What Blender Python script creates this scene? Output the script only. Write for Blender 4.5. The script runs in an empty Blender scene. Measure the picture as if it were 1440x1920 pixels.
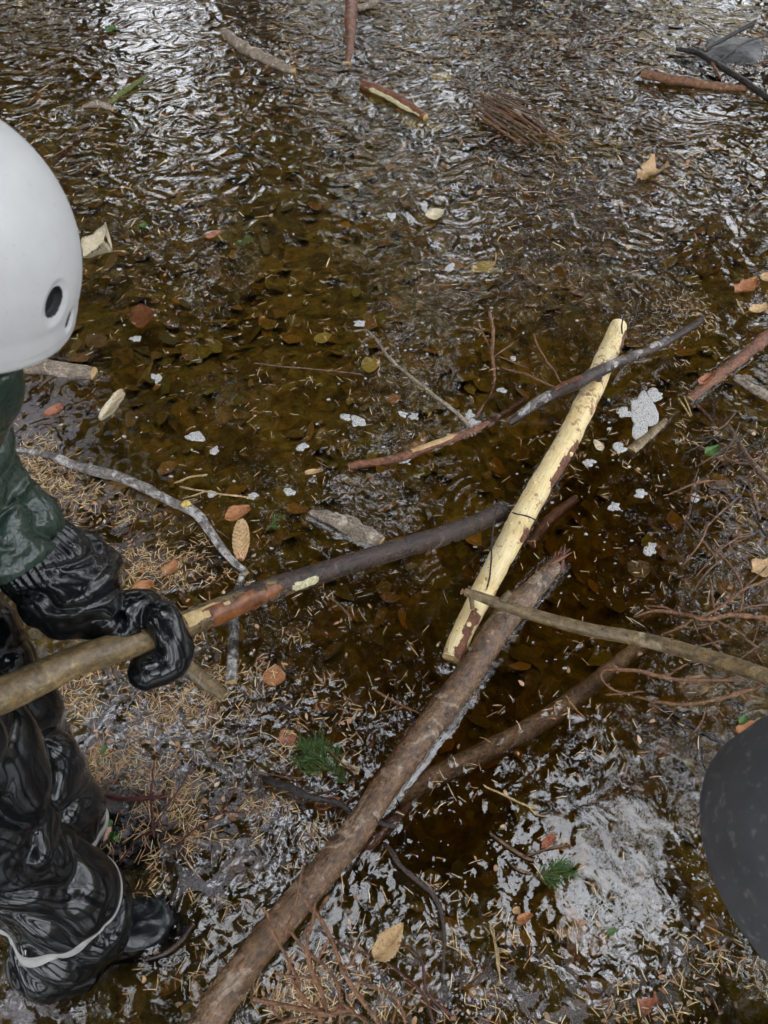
import bpy, math, random
import numpy as np
from mathutils import Vector, Matrix
random.seed(7); RNG = np.random.default_rng(11)
S = bpy.context.scene
COL = S.collection

# ------------------------------------------------------------------ camera
H = 1.55; PITCH = 52.0; LENS = 26.2
cam = bpy.data.cameras.new('camera'); camo = bpy.data.objects.new('camera', cam); COL.objects.link(camo)
camo.location = (0, 0, H); camo.rotation_euler = (math.radians(90-PITCH), 0, 0)
cam.sensor_fit = 'VERTICAL'; cam.sensor_height = 36; cam.lens = LENS
cam.clip_start = 0.02; cam.clip_end = 500
cam.dof.use_dof = True; cam.dof.focus_distance = 1.8; cam.dof.aperture_fstop = 8.0
S.camera = camo
F = LENS/36*1920
# ------------------------------------------------------------------ world, sun, exposure
W = bpy.data.worlds.new('World'); S.world = W; W.use_nodes = True
CLOUD = (16.6, 17.3, 18.4)
SUN_EL, SUN_ROT = math.radians(52), math.radians(215)
wn = W.node_tree.nodes; wl = W.node_tree.links
bg = wn['Background']; sky = wn.new('ShaderNodeTexSky'); sky.sky_type = 'NISHITA'
sky.sun_disc = False; sky.sun_elevation = SUN_EL; sky.sun_rotation = SUN_ROT
sky.air_density = 1.0; sky.dust_density = 4.0; sky.ozone_density = 1.0
hs = wn.new('ShaderNodeHueSaturation'); hs.inputs['Saturation'].default_value = 0.5
wl.new(sky.outputs[0], hs.inputs['Color'])
tc = wn.new('ShaderNodeTexCoord'); sx = wn.new('ShaderNodeSeparateXYZ'); wl.new(tc.outputs['Generated'], sx.inputs[0])      # overcast: brightest overhead
gr = wn.new('ShaderNodeMapRange'); gr.inputs[1].default_value = 0; gr.inputs[2].default_value = 1; gr.inputs[3].default_value = .4; gr.inputs[4].default_value = 1.0; wl.new(sx.outputs[2], gr.inputs[0])
cn = wn.new('ShaderNodeTexNoise'); cn.inputs['Scale'].default_value = 2.6; cn.inputs['Detail'].default_value = 5; wl.new(tc.outputs['Generated'], cn.inputs['Vector'])
cr_ = wn.new('ShaderNodeMapRange'); cr_.inputs[1].default_value = .35; cr_.inputs[2].default_value = .65; cr_.inputs[3].default_value = .7; cr_.inputs[4].default_value = 1.15; wl.new(cn.outputs[0], cr_.inputs[0])
mu = wn.new('ShaderNodeMath'); mu.operation = 'MULTIPLY'; wl.new(gr.outputs[0], mu.inputs[0]); wl.new(cr_.outputs[0], mu.inputs[1])
cc_ = wn.new('ShaderNodeVectorMath'); cc_.operation = 'SCALE'; cc_.inputs[0].default_value = CLOUD; wl.new(mu.outputs[0], cc_.inputs['Scale'])
mxw = wn.new('ShaderNodeMix'); mxw.data_type = 'RGBA'; mxw.inputs[0].default_value = .85; wl.new(hs.outputs[0], mxw.inputs[6]); wl.new(cc_.outputs[0], mxw.inputs[7]); wl.new(mxw.outputs[2], bg.inputs[0])
bg.inputs[1].default_value = 0.15
sl = bpy.data.lights.new('sun', 'SUN'); sl.energy = .6; sl.angle = math.radians(14); sl.color = (1, .97, .92)
so = bpy.data.objects.new('sun', sl); COL.objects.link(so)
so.rotation_euler = (math.radians(90)-SUN_EL, 0, math.radians(180)-SUN_ROT)
S.view_settings.view_transform = 'Standard'; S.view_settings.look = 'None'
S.view_settings.gamma = 1; S.view_settings.exposure = 1.78
S.cycles.transparent_max_bounces = 12; S.cycles.max_bounces = 5; S.cycles.diffuse_bounces = 2; S.cycles.glossy_bounces = 3

# ------------------------------------------------------------------ pixel -> world helpers
cp, sp_ = math.cos(math.radians(PITCH)), math.sin(math.radians(PITCH))
def ray(px, py):
    cx = (px-720)/F; cy = (960-py)/F
    return np.array([cx, cp+cy*sp_, -sp_+cy*cp])
def P(px, py, z=0.0):
    d = ray(px, py); return np.array([0, 0, H]) + d*((z-H)/d[2])
def PD(px, py, dep):
    return np.array([0, 0, H]) + ray(px, py)*dep
def to_px(x, y, z=0.0):
    dy = y; dz = z-H
    dep = dy*cp - dz*sp_; up = dy*sp_ + dz*cp
    dep = np.maximum(dep, 1e-3)
    return 720+F*x/dep, 960-F*up/dep
def dep_at(py, z=0.0):
    d = ray(720, py); return (z-H)/d[2]

# ------------------------------------------------------------------ numpy value noise
def _hash(i, j, k, seed):
    n = (i*374761393 + j*668265263 + k*1274126177 + seed*974711) & 0xffffffff
    n = ((n ^ (n >> 13))*1274126177) & 0xffffffff
    return ((n ^ (n >> 16)) & 0xffff)/65535.0
def vnoise(p, freq=1.0, seed=0):
    p = np.asarray(p, float)*freq
    if p.shape[-1] == 2: p = np.concatenate([p, np.zeros(p.shape[:-1]+(1,))], -1)
    i = np.floor(p).astype(np.int64); f = p-i; f = f*f*(3-2*f)
    r = 0
    for a in (0, 1):
        for b in (0, 1):
            for c in (0, 1):
                w = (f[..., 0] if a else 1-f[..., 0])*(f[..., 1] if b else 1-f[..., 1])*(f[..., 2] if c else 1-f[..., 2])
                r = r + w*_hash(i[..., 0]+a, i[..., 1]+b, i[..., 2]+c, seed)
    return r*2-1
def fbm(p, freq, seed=0, n=3):
    return sum(vnoise(p, freq*2**k, seed+k)*0.5**k for k in range(n))
def smooth(a, b, x):
    t = np.clip((x-a)/(b-a), 0, 1); return t*t*(3-2*t)

# ------------------------------------------------------------------ mesh plumbing
class G:
    """geometry collector: verts, faces, uv per loop, material index"""
    def __init__(s): s.v = []; s.f = []; s.uv = []; s.m = []; s.n = 0; s.c = []
    def add(s, v, f, uv=None, m=0, c=None):
        v = np.asarray(v, float)
        s.v.append(v); s.f += [tuple(int(i)+s.n for i in q) for q in f]
        s.uv.append(np.asarray(uv, float) if uv is not None else np.zeros((len(v), 2)))
        s.m += [m]*len(f) if np.isscalar(m) else list(m)
        s.c.append(np.tile(c, (len(v), 1)) if c is not None else np.ones((len(v), 3)))
        s.n += len(v); return s
def raw_mesh(name, v, f, mats, uv=None, m=None, col=None, smooth_=True, att=None):
    me = bpy.data.meshes.new(name)
    v = np.asarray(v, np.float32)
    me.vertices.add(len(v)); me.vertices.foreach_set('co', v.ravel())
    if isinstance(f, np.ndarray):
        k = f.shape[1]; tot = np.full(len(f), k); flat = f.ravel()
    else:
        tot = np.array([len(q) for q in f]); flat = np.array([i for q in f for i in q])
    me.loops.add(len(flat)); me.loops.foreach_set('vertex_index', flat.astype(np.int32))
    me.polygons.add(len(tot))
    me.polygons.foreach_set('loop_start', np.concatenate([[0], np.cumsum(tot)[:-1]]).astype(np.int32))
    me.polygons.foreach_set('loop_total', tot.astype(np.int32))
    me.polygons.foreach_set('use_smooth', np.full(len(tot), smooth_))
    if m is not None: me.polygons.foreach_set('material_index', np.asarray(m, np.int32))
    if uv is not None:
        l = me.uv_layers.new(name='UVMap'); l.data.foreach_set('uv', np.asarray(uv, np.float32)[flat].ravel())
    if col is not None:
        a = me.color_attributes.new('tint', 'FLOAT_COLOR', 'POINT')
        a.data.foreach_set('color', np.concatenate([col, np.ones((len(col), 1))], 1).astype(np.float32).ravel())
    if att:
        for k, val in att.items():
            a = me.attributes.new(k, 'FLOAT', 'POINT'); a.data.foreach_set('value', np.asarray(val, np.float32))
    for x in (mats if isinstance(mats, (list, tuple)) else [mats]): me.materials.append(x)
    me.update(calc_edges=True); me.validate(); return me
def world_loc(o):
    l = Vector((0, 0, 0))
    while o: l += o.location; o = o.parent
    return l
def link(name, me, parent=None, loc=None):
    o = bpy.data.objects.new(name, me); COL.objects.link(o)
    if parent: o.parent = parent
    return o
def obj(name, g, mats, parent=None, origin=None, color=False, smooth_=True):
    v = np.concatenate(g.v); 
    pl = np.array(world_loc(parent)) if parent else np.zeros(3)
    if origin is None: origin = v.mean(0) if not parent else v.mean(0)
    origin = np.asarray(origin, float)
    me = raw_mesh(name, v-origin, g.f, mats, np.concatenate(g.uv), g.m, np.concatenate(g.c) if color else None, smooth_)
    o = link(name, me, parent); o.location = Vector(origin-pl); return o
def tag(o, label=None, cat=None, group=None, kind=None):
    if label: o['label'] = label
    if cat: o['category'] = cat
    if group: o['group'] = group
    if kind: o['kind'] = kind
    return o
def empty(name, loc, label=None, cat=None, group=None):
    o = bpy.data.objects.new(name, None); COL.objects.link(o); o.location = Vector([float(a) for a in loc]); o.empty_display_size = .05
    return tag(o, label, cat, group)

# ------------------------------------------------------------------ tubes
def resample(pts, rad, step):
    pts = np.asarray(pts, float); rad = np.asarray(rad, float)
    n = len(pts)
    if n == 2:
        L = np.linalg.norm(pts[1]-pts[0]); k = max(2, int(L/step)+1); t = np.linspace(0, 1, k)[:, None]
        return pts[0]*(1-t)+pts[1]*t, rad[0]*(1-t[:, 0])+rad[1]*t[:, 0]
    q = np.vstack([2*pts[0]-pts[1], pts, 2*pts[-1]-pts[-2]]); r = np.concatenate([[rad[0]], rad, [rad[-1]]])
    oc, orr = [], []
    for i in range(1, n):
        L = np.linalg.norm(q[i+1]-q[i]); k = max(1, int(math.ceil(L/step)))
        for j in range(k):
            t = j/k; t2 = t*t; t3 = t2*t
            def cr(a, b, c, d): return .5*((2*b)+(-a+c)*t+(2*a-5*b+4*c-d)*t2+(-a+3*b-3*c+d)*t3)
            oc.append(cr(q[i-1], q[i], q[i+1], q[i+2])); orr.append(max(1e-4, r[i]*(1-t)+r[i+1]*t))
    oc.append(pts[-1]); orr.append(rad[-1])
    return np.array(oc), np.array(orr)
def tube(pts, rad, step=.01, seg=12, amp=0.0, freq=40, seed=0, ref=(0, 0, 1), ends='flat', disp=None, squash=None, bumps=0.0, wob=0.0):
    c, r = resample(pts, rad, step)
    s = np.concatenate([[0], np.cumsum(np.linalg.norm(np.diff(c, axis=0), axis=1))])
    if wob: c = c + np.stack([vnoise(c+seed*1.7, 22, 31+k) for k in range(3)], 1)*wob
    if ends == 'round':
        L = s[-1]; e0 = np.clip(s/(r[0]+1e-9), 0, 1); e1 = np.clip((L-s)/(r[-1]+1e-9), 0, 1)
        r = r*np.sqrt(np.clip(1-(1-e0)**2, 0.0004, 1))*np.sqrt(np.clip(1-(1-e1)**2, 0.0004, 1))
    T = np.gradient(c, axis=0); T /= np.linalg.norm(T, axis=1)[:, None]+1e-12
    ref = np.asarray(ref, float); side = np.cross(T, ref); nn = np.linalg.norm(side, axis=1)
    side = side/(nn[:, None]+1e-9); up = np.cross(side, T)
    a = np.linspace(math.pi, 3*math.pi, seg, endpoint=False)
    ca, sa = np.cos(a), np.sin(a)
    sx, sy = squash if squash else (1, 1)
    d = (up[:, None, :]*ca[None, :, None]*sy + side[:, None, :]*sa[None, :, None]*sx)
    R = np.repeat(r[:, None], seg, 1)
    base = c[:, None, :]+d*R[..., None]
    if amp: R = R*(1+amp*fbm(base, freq, seed, 2))
    if bumps: R = R + bumps*np.maximum(0, vnoise(base, 160, seed+9)-.35)
    if disp is not None: R = R + disp(s[:, None], a[None, :], base)
    V = c[:, None, :]+d*R[..., None]
    n = len(c); v = V.reshape(-1, 3)
    uv = np.stack([np.repeat(s[:, None], seg, 1), np.repeat(((a-math.pi)*r.mean())[None, :], n, 0)], -1).reshape(-1, 2)
    idx = np.arange(n*seg).reshape(n, seg)
    A = idx[:-1, :]; B = np.roll(A, -1, 1); D = idx[1:, :]; E = np.roll(D, -1, 1)
    f = np.stack([A, B, E, D], -1).reshape(-1, 4).tolist()
    v = np.vstack([v, c[0]-T[0]*(0), c[-1]+T[-1]*0]); uv = np.vstack([uv, uv[0], uv[-1]])
    k0, k1 = n*seg, n*seg+1
    mi = [0]*len(f)
    for j in range(seg):
        f.append((int(idx[0, (j+1) % seg]), int(idx[0, j]), k0)); f.append((int(idx[-1, j]), int(idx[-1, (j+1) % seg]), k1)); mi += [1, 1]
    return v, f, uv, mi
def gtube(g, *a, m=0, m_end=None, c=None, **k):
    v, f, uv, mi = tube(*a, **k)
    g.add(v, f, uv, [m if x == 0 else (m if m_end is None else m_end) for x in mi], c); return g
def ends_tag(): pass
def px_line(pl, z=0.0):
    """[(px,py[,z])...] -> world points"""
    return np.array([P(q[0], q[1], q[2] if len(q) > 2 else z) for q in pl])
def px_rad(w, pts):
    """widths in photo pixels -> radii in metres at the points' depth"""
    out = []
    for i, p in enumerate(pts):
        dep = p[1]*cp-(p[2]-H)*sp_; ww = w[i] if not np.isscalar(w) else w
        out.append(ww/2*dep/F)
    return np.array(out)

# ------------------------------------------------------------------ materials
class NT:
    def __init__(s, name):
        s.mat = bpy.data.materials.new(name); s.mat.use_nodes = True; s.t = s.mat.node_tree
        s.b = s.t.nodes['Principled BSDF']; s.out = s.t.nodes['Material Output']
    def n(s, typ, inp=None, **pr):
        x = s.t.nodes.new('ShaderNode'+typ)
        for k, v in pr.items(): setattr(x, k, v)
        for k, v in (inp or {}).items(): s.set(x, k, v)
        return x
    def set(s, x, k, v):
        i = x.inputs[k]
        if isinstance(v, bpy.types.NodeSocket): s.t.links.new(v, i)
        elif isinstance(v, tuple) and len(v) == 3 and i.type == 'RGBA': i.default_value = (*v, 1)
        else: i.default_value = v
    def math(s, op, a, b=0.0, clamp=False):
        x = s.n('Math', {0: a, 1: b}, operation=op); x.use_clamp = clamp; return x.outputs[0]
    def ramp(s, fac, stops, interp='LINEAR'):
        x = s.n('ValToRGB', {0: fac}); cr = x.color_ramp; cr.interpolation = interp
        while len(cr.elements) < len(stops): cr.elements.new(.5)
        for e, (p, c) in zip(cr.elements, stops):
            e.position = p; e.color = (*c, 1) if isinstance(c, tuple) else (c, c, c, 1)
        return x.outputs[0]
    def mix(s, fac, a, b, blend='MIX'):
        x = s.n('Mix', data_type='RGBA', blend_type=blend); s.set(x, 0, fac)
        s.set(x, 6, a); s.set(x, 7, b); return x.outputs[2]
    def noise(s, vec, scale, detail=3, rough=.5, dist=0.0):
        x = s.n('TexNoise', {'Vector': vec, 'Scale': scale, 'Detail': float(detail), 'Roughness': rough, 'Distortion': dist}); return x.outputs[0]
    def obj(s): return s.n('TexCoord').outputs['Object']
    def geo(s): return s.n('NewGeometry').outputs['Position']
    def uv(s, sx, sy):
        m = s.n('Mapping'); s.set(m, 'Vector', s.n('TexCoord').outputs['UV']); m.inputs['Scale'].default_value = (sx, sy, 1); return m.outputs[0]
    def bump(s, h, strength=.5, dist=.01, normal=None):
        x = s.n('Bump', {'Height': h, 'Strength': strength, 'Distance': dist})
        if normal is not None: s.set(x, 'Normal', normal)
        return x.outputs[0]
    def fin(s, **k):
        for a, v in k.items(): s.set(s.b, {'col': 'Base Color', 'rough': 'Roughness', 'normal': 'Normal', 'spec': 'Specular IOR Level', 'coat': 'Coat Weight', 'coatr': 'Coat Roughness', 'sheen': 'Sheen Weight', 'sss': 'Subsurface Weight', 'trans': 'Transmission Weight', 'metal': 'Metallic'}[a], v)
        return s.mat
def bark(name, c1, c2, c3, sc=1.0, rough=(.25, .6), bump=.6, patch=.62, stretch=(60, 160), ring=0.0):
    m = NT(name); p = m.geo()
    a = m.noise(p, 28*sc, 5, .65, .6); b = m.noise(p, 130*sc, 4, .7); l = m.noise(p, 17*sc, 4, .6, 1.2)
    u = m.noise(m.uv(*stretch), 1.0, 4, .6)
    col = m.mix(m.ramp(a, [(.32, 0.0), (.68, 1.0)]), c1, c2)
    col = m.mix(m.ramp(l, [(patch, 0.0), (patch+.08, 1.0)]), col, c3)
    fine = m.ramp(m.math('ADD', m.math('MULTIPLY', b, .6), m.math('MULTIPLY', u, .4)), [(.36, .35), (.5, .9), (.64, 1.5)])
    col = m.mix(1.0, col, fine, 'MULTIPLY')
    h = m.math('ADD', m.math('MULTIPLY', a, .5), m.math('ADD', m.math('MULTIPLY', b, .5), m.math('MULTIPLY', u, .45)))
    ro = m.ramp(m.noise(p, 45*sc, 4, .6), [(.35, rough[0]), (.65, rough[1])])
    return m.fin(col=col, rough=ro, normal=m.bump(h, bump, .006))
M = {}
M['big_bark'] = bark('wet brown bark', (.05, .027, .014), (.23, .125, .06), (.3, .22, .15), .9, (.08, .3), 1.0, .56, (45, 220))
M['sunk_bark'] = bark('sunken brown bark', (.14, .075, .035), (.32, .18, .09), (.2, .14, .08), 1.2, (.4, .7), .8, .6)
M['dark_bark'] = bark('dark bark', (.018, .011, .009), (.062, .036, .026), (.15, .12, .1), 1, (.2, .55), .8, .62)
M['grey_bark'] = bark('grey lichen bark', (.06, .05, .045), (.25, .22, .2), (.42, .4, .37), 1.3, (.35, .8), 1, .5)
M['red_bark'] = bark('red brown bark', (.09, .032, .014), (.24, .09, .04), (.3, .17, .09), 1.4, (.25, .6), 1, .6)
M['olive_bark'] = bark('olive pole bark', (.09, .058, .026), (.24, .165, .075), (.33, .26, .15), .8, (.22, .5), .45, .58, (25, 90))
M['pale_bark'] = bark('pale bark', (.12, .09, .065), (.33, .26, .19), (.45, .38, .3), 1.2, (.4, .8), .8, .55)
M['twig'] = bark('dry twig', (.06, .035, .022), (.2, .12, .075), (.3, .2, .13), 2, (.45, .8), .8, .6)
M['rust_twig'] = bark('rust red dry twig', (.1, .043, .02), (.27, .13, .06), (.36, .23, .13), 2, (.5, .8), .8, .6)
M['black_twig'] = bark('black wet twig', (.008, .006, .005), (.035, .024, .018), (.09, .08, .07), 2, (.2, .5), .8, .66)
M['redstem'] = bark('dark red stem', (.05, .012, .01), (.11, .03, .024), (.18, .08, .06), 2, (.25, .5), .4, .66)
M['straw'] = bark('straw stalk', (.3, .2, .09), (.5, .36, .17), (.55, .45, .28), 2, (.5, .8), .3, .6)
def mk_peeled():
    m = NT('peeled pine wood'); p = m.geo()
    a = m.noise(p, 14, 4, .6, .5); b = m.noise(p, 55, 5, .7, .3); u = m.noise(m.uv(22, 260), 1, 4, .6)
    col = m.mix(m.ramp(a, [(.35, 0.), (.7, 1.)]), (.8, .68, .39), (.68, .5, .22))
    col = m.mix(m.ramp(u, [(.3, .35), (.6, 0.)]), col, (.33, .19, .07))
    big = m.noise(p, 9, 2, .5)
    spots = m.ramp(m.math('ADD', m.math('MULTIPLY', b, .6), m.math('MULTIPLY', big, .4)), [(.545, 0.), (.6, 1.)])
    col = m.mix(spots, col, (.3, .15, .055))
    dots = m.n('TexVoronoi', {'Vector': p, 'Scale': 85.0}).outputs['Distance']
    dm = m.math('MULTIPLY', m.ramp(dots, [(.12, 1.), (.2, 0.)]), m.ramp(m.noise(p, 23, 2), [(.45, 0.), (.55, 1.)]))
    col = m.mix(dm, col, (.24, .11, .04))
    h = m.math('ADD', m.math('MULTIPLY', b, .5), m.math('SUBTRACT', m.math('MULTIPLY', u, .3), m.math('MULTIPLY', spots, .4)))
    return m.fin(col=col, rough=m.ramp(b, [(.3, .3), (.7, .6)]), normal=m.bump(h, .6, .004))
M['peeled'] = mk_peeled()
for k_, w_ in (('big_bark', .3), ('dark_bark', .12), ('olive_bark', .15)):      # a film of water on the bark
    b_ = M[k_].node_tree.nodes['Principled BSDF']; b_.inputs['Coat Weight'].default_value = w_; b_.inputs['Coat Roughness'].default_value = .1
    M[k_].node_tree.links.new(b_.inputs['Normal'].links[0].from_socket, b_.inputs['Coat Normal'])
def simple(name, c1, c2, sc=60, rough=.5, bump=.4, dist=.002, **k):
    m = NT(name); p = m.geo(); a = m.noise(p, sc, 4, .6, .3)
    return m.fin(col=m.mix(m.ramp(a, [(.35, 0.), (.65, 1.)]), c1, c2), rough=rough, normal=m.bump(a, bump, dist), **k)
M['cutwood'] = simple('cut wood end', (.42, .28, .12), (.62, .46, .22), 90, .6)
M['orange_wood'] = simple('raw orange inner bark', (.08, .022, .008), (.27, .1, .03), 38, .3, .7, .004)
M['red_wood'] = simple('splintered red wood', (.07, .022, .012), (.2, .075, .035), 70, .4, .8, .004)
M['lichen'] = simple('pale lichen', (.42, .38, .2), (.68, .62, .4), 120, .8, 1, .004)
M['yellow_lichen'] = simple('yellow lichen', (.45, .3, .05), (.7, .55, .2), 90, .8, .8, .004)
M['foam'] = None
def mk_foam():
    m = NT('white foam'); p = m.geo()
    v = m.n('TexVoronoi', {'Vector': p, 'Scale': 600.0}).outputs['Distance']; a = m.noise(p, 60, 3)
    col = m.mix(m.ramp(v, [(.05, 0.), (.5, 1.)]), (.5, .49, .47), (.62, .62, .6))
    m.set(m.b, 'Alpha', m.ramp(m.noise(p, 320, 3, .7), [(.38, .3), (.5, .92)])); return m.fin(col=col, rough=.35, normal=m.bump(m.math('SUBTRACT', a, m.math('MULTIPLY', v, .8)), .8, .003))
M['foam'] = mk_foam()
def tint_mat(name, rough=.55, var=.3, trans=None):
    m = NT(name); c = m.n('Attribute', attribute_name='tint').outputs['Color']; p = m.geo()
    n = m.noise(p, 120, 3, .6)
    col = m.mix(1.0, c, m.ramp(n, [(.3, 1-var), (.7, 1+var)]), 'MULTIPLY')
    return m.fin(col=col, rough=rough, normal=m.bump(n, .3, .002))
M['tint'] = tint_mat('litter')
def leaf_mat(name, c1, c2, c3, rough=.4):
    m = NT(name); p = m.geo(); o = m.obj()
    a = m.noise(p, 45, 4, .6); b = m.noise(p, 170, 3, .7)
    col = m.mix(m.ramp(a, [(.35, 0.), (.62, 1.)]), c1, c2)
    col = m.mix(m.ramp(b, [(.56, 0.), (.66, 1.)]), col, c3)
    veins = m.n('TexWave', {'Vector': m.uv(90, 0), 'Scale': 1.0, 'Distortion': 1.5}).outputs[1]
    return m.fin(col=m.mix(m.math('MULTIPLY', veins, .18), col, c3), rough=rough, normal=m.bump(m.math('ADD', veins, b), .35, .0015))
M['leaf_orange'] = leaf_mat('orange birch leaf', (.33, .12, .04), (.45, .2, .07), (.15, .055, .025))
M['leaf_tan'] = leaf_mat('tan leaf', (.45, .28, .12), (.56, .38, .19), (.24, .12, .05))
M['leaf_pale'] = leaf_mat('pale leaf', (.55, .46, .3), (.66, .58, .42), (.36, .28, .17))
M['leaf_red'] = leaf_mat('red brown leaf', (.3, .1, .05), (.42, .17, .09), (.15, .05, .03))
M['leaf_yellow'] = leaf_mat('yellow leaf', (.45, .32, .05), (.52, .4, .1), (.3, .2, .05))
M['leaf_green'] = leaf_mat('green leaf', (.05, .12, .025), (.1, .2, .04), (.04, .08, .02))
M['leaf_brown'] = leaf_mat('brown leaf', (.17, .1, .04), (.26, .16, .07), (.09, .05, .02))
M['spruce_green'] = simple('green spruce needles', (.03, .07, .015), (.08, .16, .03), 90, .5)
M['moss'] = simple('moss', (.07, .085, .02), (.14, .16, .04), 90, .8)
def mk_rubber(name, c1, c2, rough, sc=1.0, bump=.35, dirt=(.12, .1, .08), dirt_amt=.66):
    m = NT(name); p = m.geo()
    big = m.noise(p, 16*sc, 3, .55, .8); mid = m.noise(p, 50*sc, 3, .5, .5); d = m.noise(p, 35, 5, .7)
    col = m.mix(m.ramp(big, [(.3, 0.), (.7, 1.)]), c1, c2)
    col = m.mix(m.math('MULTIPLY', m.ramp(d, [(dirt_amt, 0.), (dirt_amt+.08, 1.)]), .3), col, dirt)
    return m.fin(col=col, rough=m.ramp(d, [(.45, rough), (.75, rough+.12)]), normal=m.bump(m.math('ADD', big, m.math('MULTIPLY', mid, .35)), bump, .02))
M['black_rain'] = mk_rubber('black wet rainwear', (.004, .0045, .005), (.008, .009, .01), .1, .5, .1)
M['green_rain'] = mk_rubber('dark green rain jacket', (.016, .032, .023), (.028, .048, .035), .16, 1, .4)
M['boot'] = mk_rubber('dark boot rubber', (.005, .008, .01), (.012, .016, .019), .2, 1, .15)
M['stripe'] = simple('reflective stripe', (.26, .255, .24), (.36, .35, .33), 40, .4, .2)
M['skin'] = simple('skin', (.5, .3, .22), (.58, .37, .28), 60, .5, .1)
M['eye'] = simple('eye', (.6, .6, .58), (.65, .65, .62), 60, .2, 0)
M['lip'] = simple('lip', (.42, .16, .13), (.46, .2, .16), 60, .4, .1)
M['hair'] = simple('hair', (.09, .055, .03), (.18, .12, .07), 200, .5, .8)
M['navy'] = mk_rubber('navy rain jacket', (.01, .014, .03), (.016, .022, .045), .3)
def mk_helmet():
    m = NT('white helmet shell'); p = m.geo(); a = m.noise(p, 30, 4, .6); s = m.noise(p, 160, 4, .7)
    col = m.mix(m.ramp(a, [(.3, 0.), (.7, 1.)]), (.55, .555, .55), (.6, .605, .6))
    col = m.mix(m.math('MULTIPLY', m.ramp(s, [(.62, 0.), (.72, 1.)]), .45), col, (.38, .35, .31))
    return m.fin(col=col, rough=.42, normal=m.bump(a, .06, .004))
M['helmet_white'] = mk_helmet()
def mk_helmet2():
    m = NT('dark grey helmet shell'); p = m.geo(); a = m.noise(p, 22, 4, .65); s = m.noise(p, 110, 4, .7); k = m.noise(p, 60, 2, .5)
    col = m.mix(m.ramp(a, [(.3, 0.), (.7, 1.)]), (.042, .042, .046), (.06, .06, .064))
    col = m.mix(m.math('MULTIPLY', m.ramp(m.math('ADD', m.math('MULTIPLY', s, .5), m.math('MULTIPLY', k, .5)), [(.56, 0.), (.64, 1.)]), .6), col, (.17, .165, .16))
    return m.fin(col=col, rough=.75, normal=m.bump(s, .2, .002))
M['helmet_grey'] = mk_helmet2()
M['black'] = simple('black vent lining', (.006, .006, .007), (.01, .01, .011), 60, .6, .2)
M['strap'] = simple('black strap', (.01, .01, .011), (.02, .02, .02), 200, .7)
M['rock'] = simple('dark wet rock', (.03, .03, .03), (.075, .075, .07), 25, .4, .8, .01)
# ------------------------------------------------------------------ ground and far surroundings
def grid_axis(fine0, fine1, step, far0, far1):
    a = list(np.arange(fine0, fine1, step)); st = step; x = a[-1]
    while x < far1: st *= 1.12; x += st; a.append(min(x, far1))
    x = a[0]; st = step; b = []
    while x > far0: st *= 1.12; x -= st; b.append(max(x, far0))
    return np.array(sorted(set(b+a)))
def grid_mesh(xs, ys):
    X, Y = np.meshgrid(xs, ys); idx = np.arange(X.size).reshape(X.shape)
    f = np.stack([idx[:-1, :-1], idx[:-1, 1:], idx[1:, 1:], idx[1:, :-1]], -1).reshape(-1, 4)
    return X.ravel(), Y.ravel(), f, idx
def blobs(px, py, L):
    r = np.zeros_like(px, float)
    for cx, cy, rx, ry, w in L:
        r = np.maximum(r, w*np.exp(-(((px-cx)/rx)**2+((py-cy)/ry)**2)))
    return r
SHALLOW = [(150, 1450, 330, 420, 1), (60, 850, 150, 140, 1), (600, 1850, 260, 130, .9), (1350, 1850, 200, 120, .8), (1400, 100, 160, 120, 1), (1420, 1000, 140, 200, .6)]
DEEP = [(820, 1330, 420, 330, 1), (1150, 1000, 260, 260, .8), (700, 1020, 260, 130, .5)]
def ground_z(x, y):
    p = np.stack([x, y], -1); px, py = to_px(x, y)
    z = -.17 + .05*fbm(p, .9, 5, 2) + .025*fbm(p, 6, 8, 3)
    z = z + .07*blobs(px, py, SHALLOW)*(y < 6) - .3*blobs(px, py, DEEP)*(y < 6) + .05*smooth(1.2, 3.2, y)
    r = np.hypot(x, y-3.5); z = z + 1.0*smooth(6.0, 11, r) + 7*smooth(14, 45, r)*(y > -20)
    z = z + .12*smooth(6, 12, r)*fbm(p, .5, 3, 3)
    return z
xs = grid_axis(-2.6, 2.6, .03, -220, 220); ys = grid_axis(-.6, 5.5, .03, -220, 220)
gx, gy, gf, _ = grid_mesh(xs, ys)
m = NT('muddy pond bed'); p = m.geo()
a = m.noise(p, 5, 5, .6, .6); b = m.noise(p, 26, 5, .65, .4)
vo = m.n('TexVoronoi', {'Vector': p, 'Scale': 17.0, 'Randomness': 1.0}); 
leafc = m.ramp(m.n('SeparateColor', {0: vo.outputs['Color']}).outputs[0], [(.0, (.06, .04, .014)), (.5, (.14, .085, .025)), (.8, (.26, .15, .035)), (1., (.2, .17, .05))])
col = m.mix(m.ramp(a, [(.35, 0.), (.65, 1.)]), (.12, .095, .028), (.27, .21, .06))
col = m.mix(m.math('MULTIPLY', m.ramp(m.noise(p, 11, 3), [(.42, 0.), (.52, 1.)]), .75), col, leafc)
col = m.mix(1.0, col, m.ramp(b, [(.3, .45), (.7, 1.5)]), 'MULTIPLY')
zz0 = m.n('SeparateXYZ', {0: p}).outputs[2]
col = m.mix(m.n('MapRange', {0: zz0, 1: .02, 2: .12}).outputs[0], col, m.mix(m.ramp(b, [(.4, 0.), (.6, 1.)]), (.035, .026, .014), (.085, .06, .03)))
M['bed'] = m.fin(col=col, rough=.9, normal=m.bump(m.math('ADD', b, m.math('MULTIPLY', vo.outputs['Distance'], .6)), 1, .02))
gme = raw_mesh('ground', np.stack([gx, gy, ground_z(gx, gy)], -1), gf, M['bed'])
tag(link('ground', gme), kind='structure')

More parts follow.
